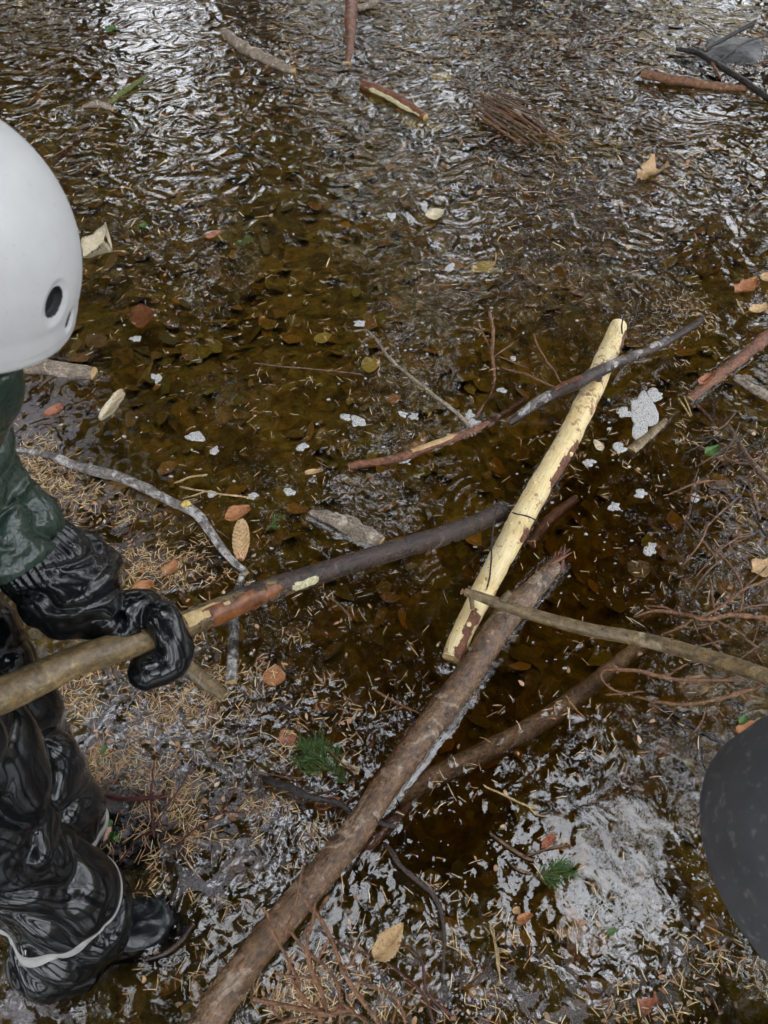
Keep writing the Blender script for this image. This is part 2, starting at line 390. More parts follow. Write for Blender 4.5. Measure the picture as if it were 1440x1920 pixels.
# ------------------------------------------------------------------ logs, poles and branches (photo pixels -> where they lie)
WATERLINE = []      # (points, radii) for the water's meniscus
def spec(pl, w, z=0.0):
    pts = px_line(pl, z); return pts, px_rad(w, pts)
def log_thing(name, pl, w, mat, label, cat, group=None, z=0.0, endmat='cutwood', seg=28, amp=.1, freq=22, step=.012, bumps=0.0, water=True, ref=(0, 0, 1), seed=0, part='bark', ends='flat', pts=None):
    if pts is None: pts, r = spec(pl, w, z)
    else: r = np.array(w)
    root = empty(name, pts[0], label, cat, group)
    g = G(); gtube(g, pts, r, step, seg, amp, freq, seed, ref, ends, bumps=bumps, m_end=1)
    # split side wall and end caps
    v, f, uv, mi = g.v[0], g.f, g.uv[0], g.m
    side = G(); side.add(v[:-2], [q for q, k in zip(f, mi) if k == 0], uv[:-2]); obj(part, side, M[mat], root)
    n = (len(v)-2)//seg
    if ends == 'flat':
        for ring, cidx, nm in ((0, len(v)-2, 'cut_end'), (n-1, len(v)-1, 'cut_end')):
            rv = v[ring*seg:(ring+1)*seg]; c0 = rv.mean(0)
            nrm = v[len(v)-2 if ring == 0 else len(v)-1]-v[(1 if ring == 0 else n-2)*seg:(2 if ring == 0 else n-1)*seg].mean(0); nrm = nrm/np.linalg.norm(nrm)
            rr = []; K = 4
            for k in range(K): rr.append(c0+(rv-c0)*(1-k/K)+nrm*(.0005+.004*fbm(rv*1.0+k, 60, 4, 2)[:, None]*(k > 0)))
            V = np.vstack(rr+[c0[None]+nrm*.001]); ff = []
            for k in range(K-1):
                for j in range(seg):
                    q = (k*seg+j, k*seg+(j+1) % seg, (k+1)*seg+(j+1) % seg, (k+1)*seg+j); ff.append(q if ring else q[::-1])
            for j in range(seg):
                q = ((K-1)*seg+j, (K-1)*seg+(j+1) % seg, K*seg); ff.append(q if ring else q[::-1])
            e = G(); e.add(V, ff); obj(nm, e, M[endmat], root)
    if water: WATERLINE.append((pts, r))
    return root, pts, r
def knot(root, pts, r, t, ang, size, mat, name='knot', length=None, endmat='cutwood'):
    """a stub or knot on a log at arc fraction t, angle ang around (0 = top)"""
    c, rr = resample(pts, r, .01); i = int(t*(len(c)-1)); i = min(max(i, 1), len(c)-2)
    T = c[i+1]-c[i-1]; T /= np.linalg.norm(T); side = np.cross(T, [0, 0, 1]); side /= np.linalg.norm(side); up = np.cross(side, T)
    d = up*math.cos(ang)+side*math.sin(ang); L = length or size*.9
    a = c[i]+d*rr[i]*.7; b_ = c[i]+d*(rr[i]+L)+T*L*.4
    g = G(); gtube(g, np.array([a, c[i]+d*rr[i]*1.0, b_]), [size*1.5, size*1.05, size*.8], .004, 14, .12, 60, int(t*99), (.31, .2, .93)); o = obj(name, g, M[mat], root); return o
def patch(root, pts, r, t0, t1, a0, a1, mat, name, lift=.0012, seed=0, amp=.1, freq=22, tseed=0, ragged=.35, n=44, bulge=.0):
    """an irregular patch lying on a log's surface (bark left over, bare wood, lichen) with thickness"""
    c, rr = resample(pts, r, .006); N = len(c)
    i0, i1 = int(t0*(N-1)), int(t1*(N-1)); cs = c[i0:i1+1]; rs = rr[i0:i1+1]
    T = np.gradient(cs, axis=0); T /= np.linalg.norm(T, axis=1)[:, None]; side = np.cross(T, [0, 0, 1]); side /= np.linalg.norm(side, axis=1)[:, None]; up = np.cross(side, T)
    ang = np.linspace(a0, a1, n); d = up[:, None]*np.cos(ang)[None, :, None]+side[:, None]*np.sin(ang)[None, :, None]
    base = cs[:, None]+d*rs[:, None, None]; R = rs[:, None]*(1+amp*fbm(base, freq, tseed, 2))
    u = np.linspace(-1, 1, len(cs))[:, None]; w = np.linspace(-1, 1, n)[None, :]
    e = 1-np.sqrt(u**2*.98+w**2*.98)+ragged*fbm(base, 38, seed+5, 3)
    h = np.where(e > 0, lift+bulge*smooth(0, .5, e)+.0012*np.maximum(0, vnoise(base, 150, 3)), -.004)
    V = cs[:, None]+d*(R+h)[..., None]; idx = np.arange(V.shape[0]*n).reshape(-1, n)
    f = np.stack([idx[:-1, :-1], idx[:-1, 1:], idx[1:, 1:], idx[1:, :-1]], -1).reshape(-1, 4)
    ok = (e.ravel()[f] > -.05).any(1); g = G(); vv = V.reshape(-1, 3); used = np.unique(f[ok]); mp = -np.ones(len(vv), int); mp[used] = np.arange(len(used))
    if not ok.any(): return None
    g.add(vv[used], mp[f[ok]].tolist(), np.stack([np.repeat(u, n, 1).ravel()*.1, np.repeat(w, len(cs), 0).ravel()*.05], -1)[used]); return obj(name, g, M[mat], root)

# the big wet log
pl = [(300, 2060, .025), (345, 1985, .025), (392, 1912, .025), (472, 1795, .025), (567, 1680, .022), (658, 1570, .022), (722, 1475, .02), (797, 1372, .018), (860, 1290, .016), (912, 1212, .016), (953, 1152, .014), (1000, 1105, .008), (1040, 1062, .0)]
big, bp, br = log_thing('fallen_log', pl, [68, 66, 63, 59, 57, 55, 54, 53, 52, 52, 49, 40, 31], 'big_bark', 'thickest log, wet brown bark, running up from the bottom edge to a splintered red tip', 'log', seg=40, amp=.07, freq=14, step=.008, bumps=.002)
for t, a, s in ((.18, -.5, .007), (.36, .9, .006), (.47, -.2, .007), (.62, .7, .005), (.74, -.9, .006), (.83, .2, .006)): knot(big, bp, br, t, a, s, 'big_bark', length=.004)
g = G(); base = P(1045, 1055, .012)
for k in range(12):
    d = P(1058+random.uniform(-12, 18), 1036+random.uniform(-18, 14), .01+random.uniform(-.01, .035))-base
    o_ = np.array([random.uniform(-.014, .014), random.uniform(-.014, .014), random.uniform(-.006, .014)])
    gtube(g, [base+o_-d*.7, base+o_, base+o_+d*random.uniform(.6, 1.1)], [.006, .005, .001], .01, 6, .2, 80, k)
obj('splintered_end', g, M['red_wood'], big)
# peeled yellow log
pl = [(1160, 612, .025), (1150, 640, .022), (1127, 692, .02), (1094, 765, .02), (1055, 842, .02), (1012, 912, .02), (968, 992, .02), (925, 1072, .022), (888, 1145, .026), (862, 1198, .02), (846, 1236, .015)]
pee, pp, pr = log_thing('peeled_log', pl, [32, 37, 40, 42, 43, 44, 46, 44, 42, 41, 36], 'peeled', 'pale yellow log stripped of its bark, lying across the pond centre', 'log', seg=36, amp=.07, freq=20, step=.008, bumps=.003, seed=4, part='bare_wood')
for t, a, s in ((.06, .5, .005), (.12, -1.0, .005), (.16, .2, .006), (.23, 1.1, .005), (.33, -.9, .006), (.46, -1.1, .007), (.58, .4, .005), (.7, .5, .005), (.85, .3, .006), (.93, -.3, .006)): knot(pee, pp, pr, t, a, s, 'peeled', length=.004)
knot(pee, pp, pr, .235, -.15, .014, 'dark_bark', 'branch_stub', .016)
for (t0, t1, a0, a1, mt, sd) in ((.02, .10, .8, 1.7, 'red_bark', 1), (.42, .58, .6, 1.8, 'red_bark', 3), (.9, 1.0, .0, 1.2, 'red_bark', 5), (.69, .73, .8, 1.5, 'red_bark', 6)):
    patch(pee, pp, pr, t0, t1, -a1, -a0, mt, 'bark_patch', seed=sd, tseed=4, amp=.07, freq=20, ragged=.6)
# pole the left child holds (rises out of the water)
HP = [PD(-260, 1400, .83), PD(0, 1305, 1.0), PD(130, 1245, 1.075), PD(250, 1204, 1.145), PD(345, 1172, 1.21), PD(450, 1128, 1.29), PD(560, 1088, 1.40), PD(700, 1044, 1.56), PD(850, 998, 1.79), P(930, 966, .0), P(985, 948, -.05), P(1040, 930, -.12)]
HW = [78, 68, 60, 55, 49, 46, 39, 36, 36, 31, 28, 26]
HR = [w/2*(p[1]*cp-(p[2]-H)*sp_)/F for w, p in zip(HW, HP)]
pole, hp, hr = log_thing('held_pole', None, HR, 'olive_bark', 'long smooth pole with a bare orange patch, gripped by the black mitten', 'pole', pts=np.array(HP), seg=32, amp=.035, freq=16, seed=9)
def frac(pts, i): 
    c = np.concatenate([[0], np.cumsum(np.linalg.norm(np.diff(pts, axis=0), axis=1))]); return c/c[-1]
fr = frac(hp, 0)
patch(pole, hp, hr, fr[4]+.055, fr[10], -2.9, 2.9, 'dark_bark', 'dark_bark_sleeve', seed=11, tseed=9, amp=.035, freq=16, ragged=.35, n=80, lift=.001)
patch(pole, hp, hr, fr[4]+.012, fr[5]+.03, .1, 2.1, 'orange_wood', 'bare_wood_patch', seed=12, tseed=9, amp=.035, freq=16, ragged=.8, lift=.0022)
patch(pole, hp, hr, fr[5]+.02, fr[6]-.02, .2, 1.5, 'orange_wood', 'bare_wood_patch', seed=15, tseed=9, amp=.035, freq=16, ragged=.8, lift=.002)
patch(pole, hp, hr, fr[5]+.06, fr[6]+.02, .75, 1.5, 'lichen', 'lichen_patch', seed=13, tseed=9, amp=.035, freq=16, ragged=.8, lift=.003)
patch(pole, hp, hr, fr[4]+.0, fr[4]+.05, -.1, .9, 'cutwood', 'pale_wood_patch', seed=17, tseed=9, amp=.035, freq=16, ragged=.8, lift=.002)
# pole held from the right
pl = [(872, 1110, .105), (895, 1117, .107), (930, 1130, .11), (1000, 1153, .125), (1100, 1180, .155), (1200, 1198, .19), (1300, 1224, .24), (1400, 1256, .3), (1500, 1292, .36), (1640, 1345, .45)]
rp, rpp, rpr = log_thing('held_branch', pl, [14, 18, 22, 23, 25, 27, 29, 32, 35, 40], 'olive_bark', 'bent olive brown pole coming in from the right edge and resting on both logs', 'pole', seg=28, amp=.07, freq=20, seed=21, bumps=.001, water=False)
knot(rp, rpp, rpr, .03, 2.2, .006, 'olive_bark', 'branch_stub', .022)
knot(rp, rpp, rpr, .12, -.8, .009, 'olive_bark', 'branch_stub', .02)
# grey branch crossing the peeled log
pl = [(955, 795, .0), (985, 772, .018), (1040, 738, .05), (1085, 716, .09), (1110, 703, .095), (1160, 680, .07), (1205, 662, .045), (1250, 640, .04), (1290, 617, .06), (1318, 598, .085)]
cb, cbp, cbr = log_thing('crossing_branch', pl, [12, 19, 23, 24, 23, 20, 18, 16, 15, 14], 'dark_bark', 'dark grey branch lying across the upper end of the peeled yellow log', 'branch', seg=22, amp=.12, freq=30, seed=31, bumps=.002)
for t0, t1, sd in ((.42, .56, 1), (.6, .68, 2), (.72, .84, 3), (.05, .2, 4)): patch(cb, cbp, cbr, t0, t1, -1.3, 1.2, 'grey_bark', 'lichen_patch', seed=sd, tseed=31, amp=.12, freq=30, ragged=.5)
patch(cb, cbp, cbr, .22, .33, -.9, .5, 'red_bark', 'bark_patch', seed=8, tseed=31, amp=.12, freq=30, ragged=.6)
# rust stick with foam, left of it
pl = [(655, 874, .008), (700, 867, .01), (745, 860, .01), (800, 840, .008), (860, 818, .006), (905, 800, .0), (935, 782, -.01), (985, 748, -.03)]
rs_, rsp, rsr = log_thing('rust_stick', pl, [13, 15, 17, 15, 16, 14, 12, 9], 'red_bark', 'rust red stick ending in a yellow cut, caught in white foam', 'stick', seg=16, amp=.16, freq=60, seed=41, bumps=.002)
patch(rs_, rsp, rsr, .3, .55, -.8, .9, 'leaf_tan', 'bare_wood_patch', seed=3, tseed=41, amp=.16, freq=60)
# grey lichen branch on the left
pl = [(28, 842, .0), (95, 855, .012), (150, 876, .015), (200, 888, .016), (245, 902, .017), (290, 925, .018), (338, 948, .02), (368, 962, .02), (395, 998, .018), (425, 1040, .012), (462, 1075, .008)]
lb, lbp, lbr = log_thing('lichen_branch', pl, [10, 15, 18, 19, 19, 18, 17, 18, 17, 15, 12], 'grey_bark', 'crooked grey branch with a yellow lichen spot, beside the green sleeve', 'branch', seg=20, amp=.16, freq=35, seed=51, bumps=.003)
knot(lb, lbp, lbr, .68, -.5, .011, 'yellow_lichen', 'lichen_spot', .006)
for t, a in ((.3, -.9), (.47, .8), (.82, .3)): knot(lb, lbp, lbr, t, a, .006, 'grey_bark', 'knot', .006)
pl = [(455, 1078, .004), (446, 1110, -.01), (440, 1160, -.014), (437, 1220, -.008), (434, 1282, .006)]
log_thing('dark_branch', pl, [13, 17, 19, 20, 24], 'grey_bark', 'short blackish grey branch standing out below the held pole', 'branch', seg=16, amp=.25, freq=60, seed=53, bumps=.003)
# pieces at the left
pl = [(-60, 676, .012), (20, 683, .014), (90, 690, .014), (177, 701, .012)]
log_thing('birch_log', pl, [30, 30, 31, 27], 'pale_bark', 'pale split piece of wood poking out under the white helmet', 'log', seg=20, amp=.12, freq=35, seed=61)
pl = [(325, 1225, .0), (350, 1250, .002), (385, 1280, .003), (422, 1308, .0)]
log_thing('pale_branch', pl, [28, 29, 29, 24], 'olive_bark', 'stubby pale wood piece among the needles just below the black mitten', 'branch', seg=20, amp=.1, freq=35, seed=63)
pl = [(583, 968, -.012), (640, 985, -.006), (680, 1002, .002), (716, 1018, .004)]
log_thing('bark_slab', pl, [26, 42, 36, 24], 'pale_bark', 'flat pale bark slab afloat just above the dark stretch of the held pole', 'bark', seg=16, amp=.25, freq=40, seed=65)
# submerged logs
pl = [(745, 1500, -.035), (800, 1465, -.03), (870, 1430, -.027), (960, 1385, -.025), (1030, 1345, -.024), (1090, 1300, -.025), (1150, 1250, -.03), (1210, 1205, -.04)]
sub, _, _ = log_thing('submerged_log', pl, [34, 38, 40, 40, 38, 34, 30, 26], 'sunk_bark', 'sunken reddish brown log glimpsed through the water right of the thickest log', 'log', seg=24, amp=.1, freq=25, seed=71, water=False)
pl = [(990, 1024, -.05), (1030, 975, -.03), (1080, 934, -.02)]
log_thing('submerged_branch', pl, [22, 22, 16], 'red_bark', 'short sunken red brown branch right of the middle of the peeled log', 'branch', 'sunken branches', seg=14, amp=.15, seed=73, water=False)
pl = [(1182, 848, -.01), (1230, 808, -.012), (1268, 772, -.02)]
log_thing('submerged_branch', pl, [24, 22, 14], 'olive_bark', 'sunken orange brown branch right below the largest white foam patch', 'branch', 'sunken branches', seg=14, amp=.12, seed=75, water=False)
pl = [(1292, 750, .002), (1335, 714, .004), (1389, 672, .006), (1450, 622, .008)]
log_thing('red_branch', pl, [16, 20, 22, 24], 'red_bark', 'flaking red branch reaching in from the right edge above the twigs', 'branch', seg=14, amp=.25, freq=60, seed=77, bumps=.002)
pl = [(1378, 710, .004), (1410, 728, .006), (1450, 750, .008)]
log_thing('bark_stick', pl, [14, 17, 18], 'pale_bark', 'short scaly grey stick at the right edge below the red branch', 'stick', seg=14, amp=.2, freq=60, seed=78)
pl = [(655, 1620, -.02), (690, 1590, -.01), (730, 1548, -.005), (770, 1510, -.02)]
log_thing('under_branch', pl, [16, 19, 19, 14], 'red_bark', 'reddish stick tucked against the lower right side of the thickest log', 'stick', seg=14, amp=.2, freq=60, seed=79)
# top of the picture
pl = [(420, 60, .012), (450, 85, .016), (485, 104, .014), (520, 121, .01), (551, 134, .006)]
log_thing('floating_log', pl, [16, 20, 20, 18, 13], 'pale_bark', 'small split log with pale edges floating near the top, farthest left of its kind', 'log', 'small logs floating at the top', seg=18, amp=.18, freq=30, seed=81)
pl = [(680, 158, .014), (715, 172, .02), (755, 193, .016), (798, 220, .008)]
fl, flp, flr = log_thing('floating_log', pl, [16, 20, 22, 12], 'red_bark', 'small reddish log with a pale ragged edge floating beside a sunken yellow leaf', 'log', 'small logs floating at the top', seg=18, amp=.15, freq=25, seed=83)
patch(fl, flp, flr, .1, .95, 1.0, 1.9, 'lichen', 'pale_edge', seed=3, tseed=83, amp=.15, freq=25)
pl = [(658, -30, .02), (660, 5, .018), (657, 40, .012), (658, 70, .004), (652, 122, -.004)]
ub, ubp, ubr = log_thing('upright_branch', pl, [26, 24, 22, 17, 12], 'red_bark', 'pinkish brown branch reaching down from the top edge, with an orange tip', 'branch', seg=16, amp=.2, freq=30, seed=85)
g = G(); q = px_line([(664, 16, .015), (690, 10, .02), (722, -6, .03)]); gtube(g, q, px_rad([9, 12, 10], q), .02, 10, .15, 30, 2); obj('side_branch', g, M['pale_bark'], ub)
pl = [(1203, 138, .03), (1240, 146, .022), (1290, 154, .018), (1345, 161, .014), (1398, 166, .008)]
lg, lgp, lgr = log_thing('rough_stick', pl, [13, 17, 16, 15, 9], 'rust_twig', 'straight scaly orange brown stick, at the upper right', 'stick', seg=14, amp=.25, freq=50, seed=87, bumps=.006)
pl = [(1268, 92, .02), (1305, 98, .03), (1335, 115, .035), (1380, 142, .03), (1420, 170, .02), (1470, 205, .01)]
bb, bbp, bbr = log_thing('black_branch', pl, [7, 10, 11, 11, 12, 12], 'black_twig', 'glossy black bent branch at the upper right corner above the scaly stick', 'branch', seg=12, amp=.12, freq=40, seed=89, water=True)
g = G(); q = px_line([(1330, 106, .04), (1340, 128, .03), (1352, 148, .02)]); gtube(g, q, px_rad([4, 6, 4], q), .02, 8, .2, 50, 2); obj('side_twig', g, M['rust_twig'], bb)
pl = [(1322, 92, .03), (1360, 72, .05), (1413, 43, .09)]
log_thing('black_stick', pl, [5, 8, 9], 'black_twig', 'straight black stick sloping up to the upper right corner', 'stick', seg=10, amp=.12, freq=40, seed=91, water=False)
pl = [(1352, 112, .02), (1375, 95, .03), (1400, 78, .03), (1450, 62, .03)]
log_thing('thin_black_twig', pl, [3, 4, 4, 3], 'black_twig', 'hair thin curved black twig below the straight black stick', 'twig', seg=8, amp=.1, seed=92, water=False)
# old drowned bits far left
pl = [(100, 315, -.02), (130, 275, -.015), (160, 240, -.01), (185, 215, -.02)]
log_thing('red_stick', pl, [8, 10, 9, 6], 'red_bark', 'thin rust red stick just under the water above the white helmet', 'stick', seg=10, amp=.2, freq=40, seed=93, water=False)
pl = [(205, 195, .0), (235, 170, .004), (275, 145, .0)]
log_thing('mossy_stick', pl, [8, 11, 7], 'moss', 'short mossy green stick at the upper left', 'stick', seg=10, amp=.35, freq=50, seed=94, water=False)
pl = [(155, 200, .004), (185, 196, .008), (212, 205, .002)]
log_thing('bark_chip', pl, [5, 16, 8], 'pale_bark', 'small lilac grey bark chip beside the mossy stick', 'bark', seg=12, amp=.3, freq=50, seed=95)
pl = [(270, 1800, .004), (310, 1787, .01), (338, 1765, .012), (362, 1733, .01)]
log_thing('bark_strip', pl, [6, 10, 11, 8], 'dark_bark', 'curved brown bark strip lying beside the rubber boot toe', 'bark', seg=12, amp=.2, freq=60, seed=96)

# ------------------------------------------------------------------ thin twigs
def twig(name, lines, mat, label, cat='twig', group=None, seg=7, bumps=.0, amp=.15, water=False, part='side_twig', step=.008, wob=.0015, pegs=0):
    """lines: first is the stem, others its side twigs; each [(px,py,z)...], width px"""
    root = None
    for k, (pl, w) in enumerate(lines):
        q = px_line(pl); r = px_rad(w if not np.isscalar(w) else [w]*len(pl), q)
        q2, r2 = resample(q, r, .02)
        if len(q2) > 2: q2[1:-1] += np.stack([vnoise(q2[1:-1], 25, 61+i) for i in range(3)], 1)*wob*2*np.array([1, 1, .4])
        g = G(); gtube(g, q2, r2, step, seg, amp, 60, k, (.1, .2, .97), 'round', bumps=bumps)
        if pegs:
            L_ = np.linalg.norm(np.diff(q2, axis=0), axis=1).sum()
            for _ in range(int(L_*pegs)):
                i_ = random.randrange(len(q2)-1); t_ = random.random(); o_ = q2[i_]*(1-t_)+q2[i_+1]*t_; d_ = np.array([random.gauss(0, 1) for _ in range(3)]); d_ = d_/np.linalg.norm(d_)*(r2[i_]+random.uniform(.0015, .0035)); gtube(g, [o_, o_+d_], [.0009, .0005], .01, 4)
        if root is None:
            root = obj(name, g, M[mat], None, q[0]); tag(root, label, cat, group)
            if water: WATERLINE.append((q, r))
        else: obj(part, g, M[mat], root)
    return root
Z = lambda pl, z: [(a, b, z) for a, b in pl]
twig('arching_twig', [([(662, 621, .0), (685, 619, .02), (705, 635, .06), (728, 668, .09), (760, 697, .1), (800, 730, .09), (840, 762, .06), (866, 785, .03), (893, 817, .0)], [3.5, 4.5, 5, 5.5, 6, 6, 7, 7, 7])], 'pale_bark', 'long thin brown twig arching above the water, its lower end in foam', bumps=.0006)
twig('floating_twig', [(Z([(340, 935), (400, 920), (450, 907), (480, 900), (520, 893)], .002)[:2], 3), ], 'straw', 'short pale straw in the water above the orange leaf and cone')
twig('pale_twig', [(Z([(335, 912), (375, 921), (420, 928), (480, 933)], .003), 4), (Z([(325, 906), (355, 895), (390, 890)], .003), 4)], 'straw', 'thin straw coloured twig with two foam knots, right of the lichen branch')
twig('thread_twig', [(Z([(475, 681), (540, 688), (610, 694), (680, 702)], .003), 2.5)], 'twig', 'hair thin nearly level twig in the open water left of the arching twig')
twig('dark_twig', [([(488, 1458, .01), (510, 1466, .02), (545, 1478, .03), (575, 1492, .03), (610, 1500, .025), (640, 1510, .02), (662, 1530, .02)], [8, 14, 15, 14, 13, 12, 9]), (Z([(575, 1492), (600, 1488), (640, 1478)], .02), 4)], 'black_twig', 'dark knobbly twig touching the left side of the thickest log', bumps=.003, seg=12, amp=.25, water=True)
twig('crooked_twig', [([(718, 1578, .0), (735, 1600, .015), (752, 1625, .02), (785, 1650, .02), (810, 1672, .02), (826, 1705, .02), (832, 1740, .02), (831, 1790, .02), (829, 1842, .015)], [8, 9, 10, 10, 9, 9, 7, 6, 6])], 'dark_bark', 'crooked purplish twig right of the large tan leaf, ending in a pale cut', bumps=.003, seg=12, amp=.2, water=True)
twig('black_stub', [([(700, 1535, .02), (722, 1545, .03), (745, 1552, .02)], [9, 11, 8]), ([(722, 1545, .03), (738, 1538, .045)], [5, 3])], 'black_twig', 'short black forked stub below the thickest log', 'twig', bumps=.003, seg=9)
# drowned fine branch left of the peeled log
twig('drowned_branch', [([(917, 583, .02), (925, 620, .012), (922, 660, .004), (927, 693, .0), (923, 733, -.006), (908, 758, -.004), (892, 785, .006)], [5, 7, 7, 6, 6, 5, 4]), ([(963, 643, .02), (940, 658, .012), (922, 672, .0)], 3), ([(895, 600, .01), (912, 640, .0), (922, 662, .0)], 3), ([(942, 690, .004), (985, 701, .006), (1014, 715, .006), (1048, 730, .01)], [3, 4, 5, 5]), ([(1000, 625, .01), (1012, 655, .004), (1035, 690, .004), (1055, 722, .01)], [3, 3.5, 3.5, 3]), ([(935, 668, .0), (965, 680, .004), (990, 690, .004)], 3)], 'rust_twig', 'thin brown branching twigs standing in the water left of the peeled log', 'branch', pegs=160)
twig('bent_twig', [([(1167, 628, .05), (1168, 608, .08), (1170, 590, .1)], 3)], 'black_twig', 'short straight black twig stuck on the upper tip of the peeled log')
twig('leaning_twig', [([(1184, 612, .02), (1192, 590, .04), (1197, 562, .07)], 3)], 'black_twig', 'fine black twig leaning over water just right of the peeled log tip')
twig('hooked_twig', [([(1250, 590, .02), (1268, 598, .04), (1276, 624, .03)], 3), ([(1300, 575, .02), (1290, 585, .02), (1285, 600, .03)], 3)], 'twig', 'small hooked twig beside the raised end of the dark grey branch')
twig('log_twig', [([(912, 1105, .12), (920, 1060, .12), (922, 1010, .11), (928, 970, .1), (935, 935, .09)], [4, 3.5, 3, 3, 2.5]), ([(958, 960, .1), (990, 968, .1), (1012, 985, .06)], 3)], 'black_twig', 'thin dark twig climbing along the peeled log above the two poles')
twig('straw_stalk', [(Z([(1380, 560), (1395, 590), (1400, 610)], .01)[:2], 3)], 'straw', 'short straw stalk at the far right edge above the red branch')
twig('straw_pair', [([(1272, 745, .01), (1285, 765, .012), (1296, 782, .01)], 3), ([(1283, 742, .012), (1292, 764, .012), (1298, 780, .01)], 3)], 'straw', 'pair of straw stalks in the water right of the foam patches')
# twigs at the right edge
twig('scraggly_branch', [([(1460, 935, .03), (1440, 903, .03), (1411, 870, .03), (1389, 838, .025), (1364, 795, .01)], [9, 10, 10, 10, 8]), ([(1450, 825, .02), (1415, 867, .03), (1405, 868, .02)], 5), ([(1353, 856, .01), (1385, 868, .02), (1411, 870, .03)], 5), ([(1403, 900, .02), (1415, 940, .02), (1425, 975, .02)], [5, 6, 6]), ([(1425, 885, .03), (1435, 860, .04), (1450, 850, .04)], 4)], 'twig', 'scraggly brown branch hanging over the water at the right edge', 'branch', bumps=.003)
twig('sunken_twig', [(Z([(1300, 752), (1335, 791), (1353, 827)], -.008), 7), (Z([(1270, 825), (1310, 838), (1350, 855)], -.004), 6)], 'rust_twig', 'brown twig below the surface left of the scraggly branch', 'twig')
twig('spiky_branch', [([(1450, 1160, .06), (1368, 1154, .05), (1317, 1161, .05), (1281, 1150, .04), (1227, 1146, .03), (1187, 1157, .015)], [9, 9, 8, 7, 6, 4]), ([(1209, 1136, .02), (1245, 1139, .03), (1281, 1154, .04)], [3, 4, 4]), ([(1332, 1085, .07), (1336, 1120, .06), (1340, 1156, .05)], 4), ([(1335, 1027, .09), (1375, 1067, .09), (1393, 1110, .08), (1386, 1150, .05)], [3, 4, 4, 4]), ([(1450, 1080, .09), (1393, 1107, .08), (1353, 1135, .06), (1310, 1160, .05)], 5), ([(1450, 1130, .05), (1400, 1140, .05), (1368, 1154, .05)], 4), ([(1340, 1160, .05), (1370, 1180, .03), (1400, 1195, .02)], 4), ([(1300, 1160, .05), (1270, 1180, .03), (1240, 1188, .01)], 4), ([(1320, 1190, .03), (1340, 1210, .04), (1350, 1218, .03)], 5)], 'rust_twig', 'spiky reddish brown branch above the bent olive pole at the right edge', 'branch', bumps=.004, pegs=160)
twig('looping_branch', [([(1187, 1302, .01), (1151, 1294, .02), (1127, 1273, .04), (1132, 1256, .05), (1173, 1256, .05), (1245, 1269, .045), (1317, 1275, .05), (1395, 1274, .07)], [3, 3.5, 4, 5, 7, 7, 7, 6]), ([(1245, 1269, .045), (1270, 1255, .06), (1290, 1245, .07)], 3), ([(1275, 1275, .05), (1278, 1290, .03), (1276, 1304, .01)], 3)], 'rust_twig', 'upper of the two twigs below the olive pole, its tip curled back', 'twig', bumps=.004, pegs=160)
twig('curved_twig', [([(1187, 1306, .015), (1245, 1319, .03), (1303, 1320, .04), (1353, 1309, .05), (1400, 1294, .06), (1432, 1282, .08)], [4, 6, 7, 7, 7, 6]), ([(1135, 1303, .01), (1170, 1301, .015), (1210, 1297, .02)], 3), ([(1322, 1322, .03), (1316, 1350, .02), (1295, 1378, .005)], 3), ([(1340, 1315, .04), (1350, 1335, .03), (1357, 1343, .02)], 3), ([(1215, 1313, .02), (1228, 1325, .01), (1240, 1330, .0)], 3)], 'rust_twig', 'lower of the two twigs below the olive pole, bowed like a smile', 'twig', bumps=.004, pegs=160)
twig('dark_branch_reflection', [(Z([(1230, 1322), (1281, 1352), (1317, 1374), (1362, 1398)], -.004), [7, 9, 9, 9]), (Z([(1230, 1325), (1260, 1350), (1292, 1385)], -.006), 6), (Z([(1320, 1325), (1314, 1355), (1300, 1378)], -.003), 4)], 'black_twig', 'black forked reflection near the grey helmet, modelled as a branch just below the surface', 'branch')  # dark branch reflection in the water, built as thin black tubes
twig('black_loop_twig', [([(1317, 1398, .01), (1318, 1425, .03), (1328, 1446, .04), (1343, 1462, .03), (1352, 1440, .04), (1342, 1418, .03)], 4)], 'black_twig', 'black looped twig touching the upper left rim of the grey helmet', 'twig')
twig('long_twig', [(Z([(905, 1470), (940, 1488), (990, 1510), (1012, 1516)], .006), [3, 4, 4, 3]), (Z([(990, 1510), (1005, 1525), (1030, 1530)], .006), 3)], 'straw', 'fine pale twig in the open water right of the thickest log')
twig('knobbly_twig', [(Z([(917, 1560), (950, 1585), (985, 1604), (1004, 1612)], .008), [5, 6, 6, 5]), (Z([(985, 1604), (1020, 1592), (1060, 1585)], .008), 4), (Z([(955, 1618), (975, 1630), (1000, 1637)], .006), 4)], 'twig', 'knobbly brown twig leading to the green sprig at the lower right', bumps=.003)
twig('pale_stalk', [([(925, 1738, .01), (930, 1780, .02), (938, 1830, .015)], 5), ([(918, 1730, .01), (935, 1790, .02), (940, 1850, .01)], 3)], 'straw', 'upright pale stalk pair in the lower middle below the small orange leaf')
twig('water_twig', [(Z([(697, 1290), (730, 1308), (760, 1325), (790, 1340)], .003), [4, 5, 4, 3]), (Z([(712, 1336), (740, 1330), (757, 1326)], .003), 3)], 'rust_twig', 'thin forked twig floating in the dark water left of the thickest log')
twig('tip_twig', [(Z([(608, 1115), (640, 1138), (660, 1165)], .003), [3, 5, 4])], 'twig', 'short grey twig below the pale lichen patch of the held pole')
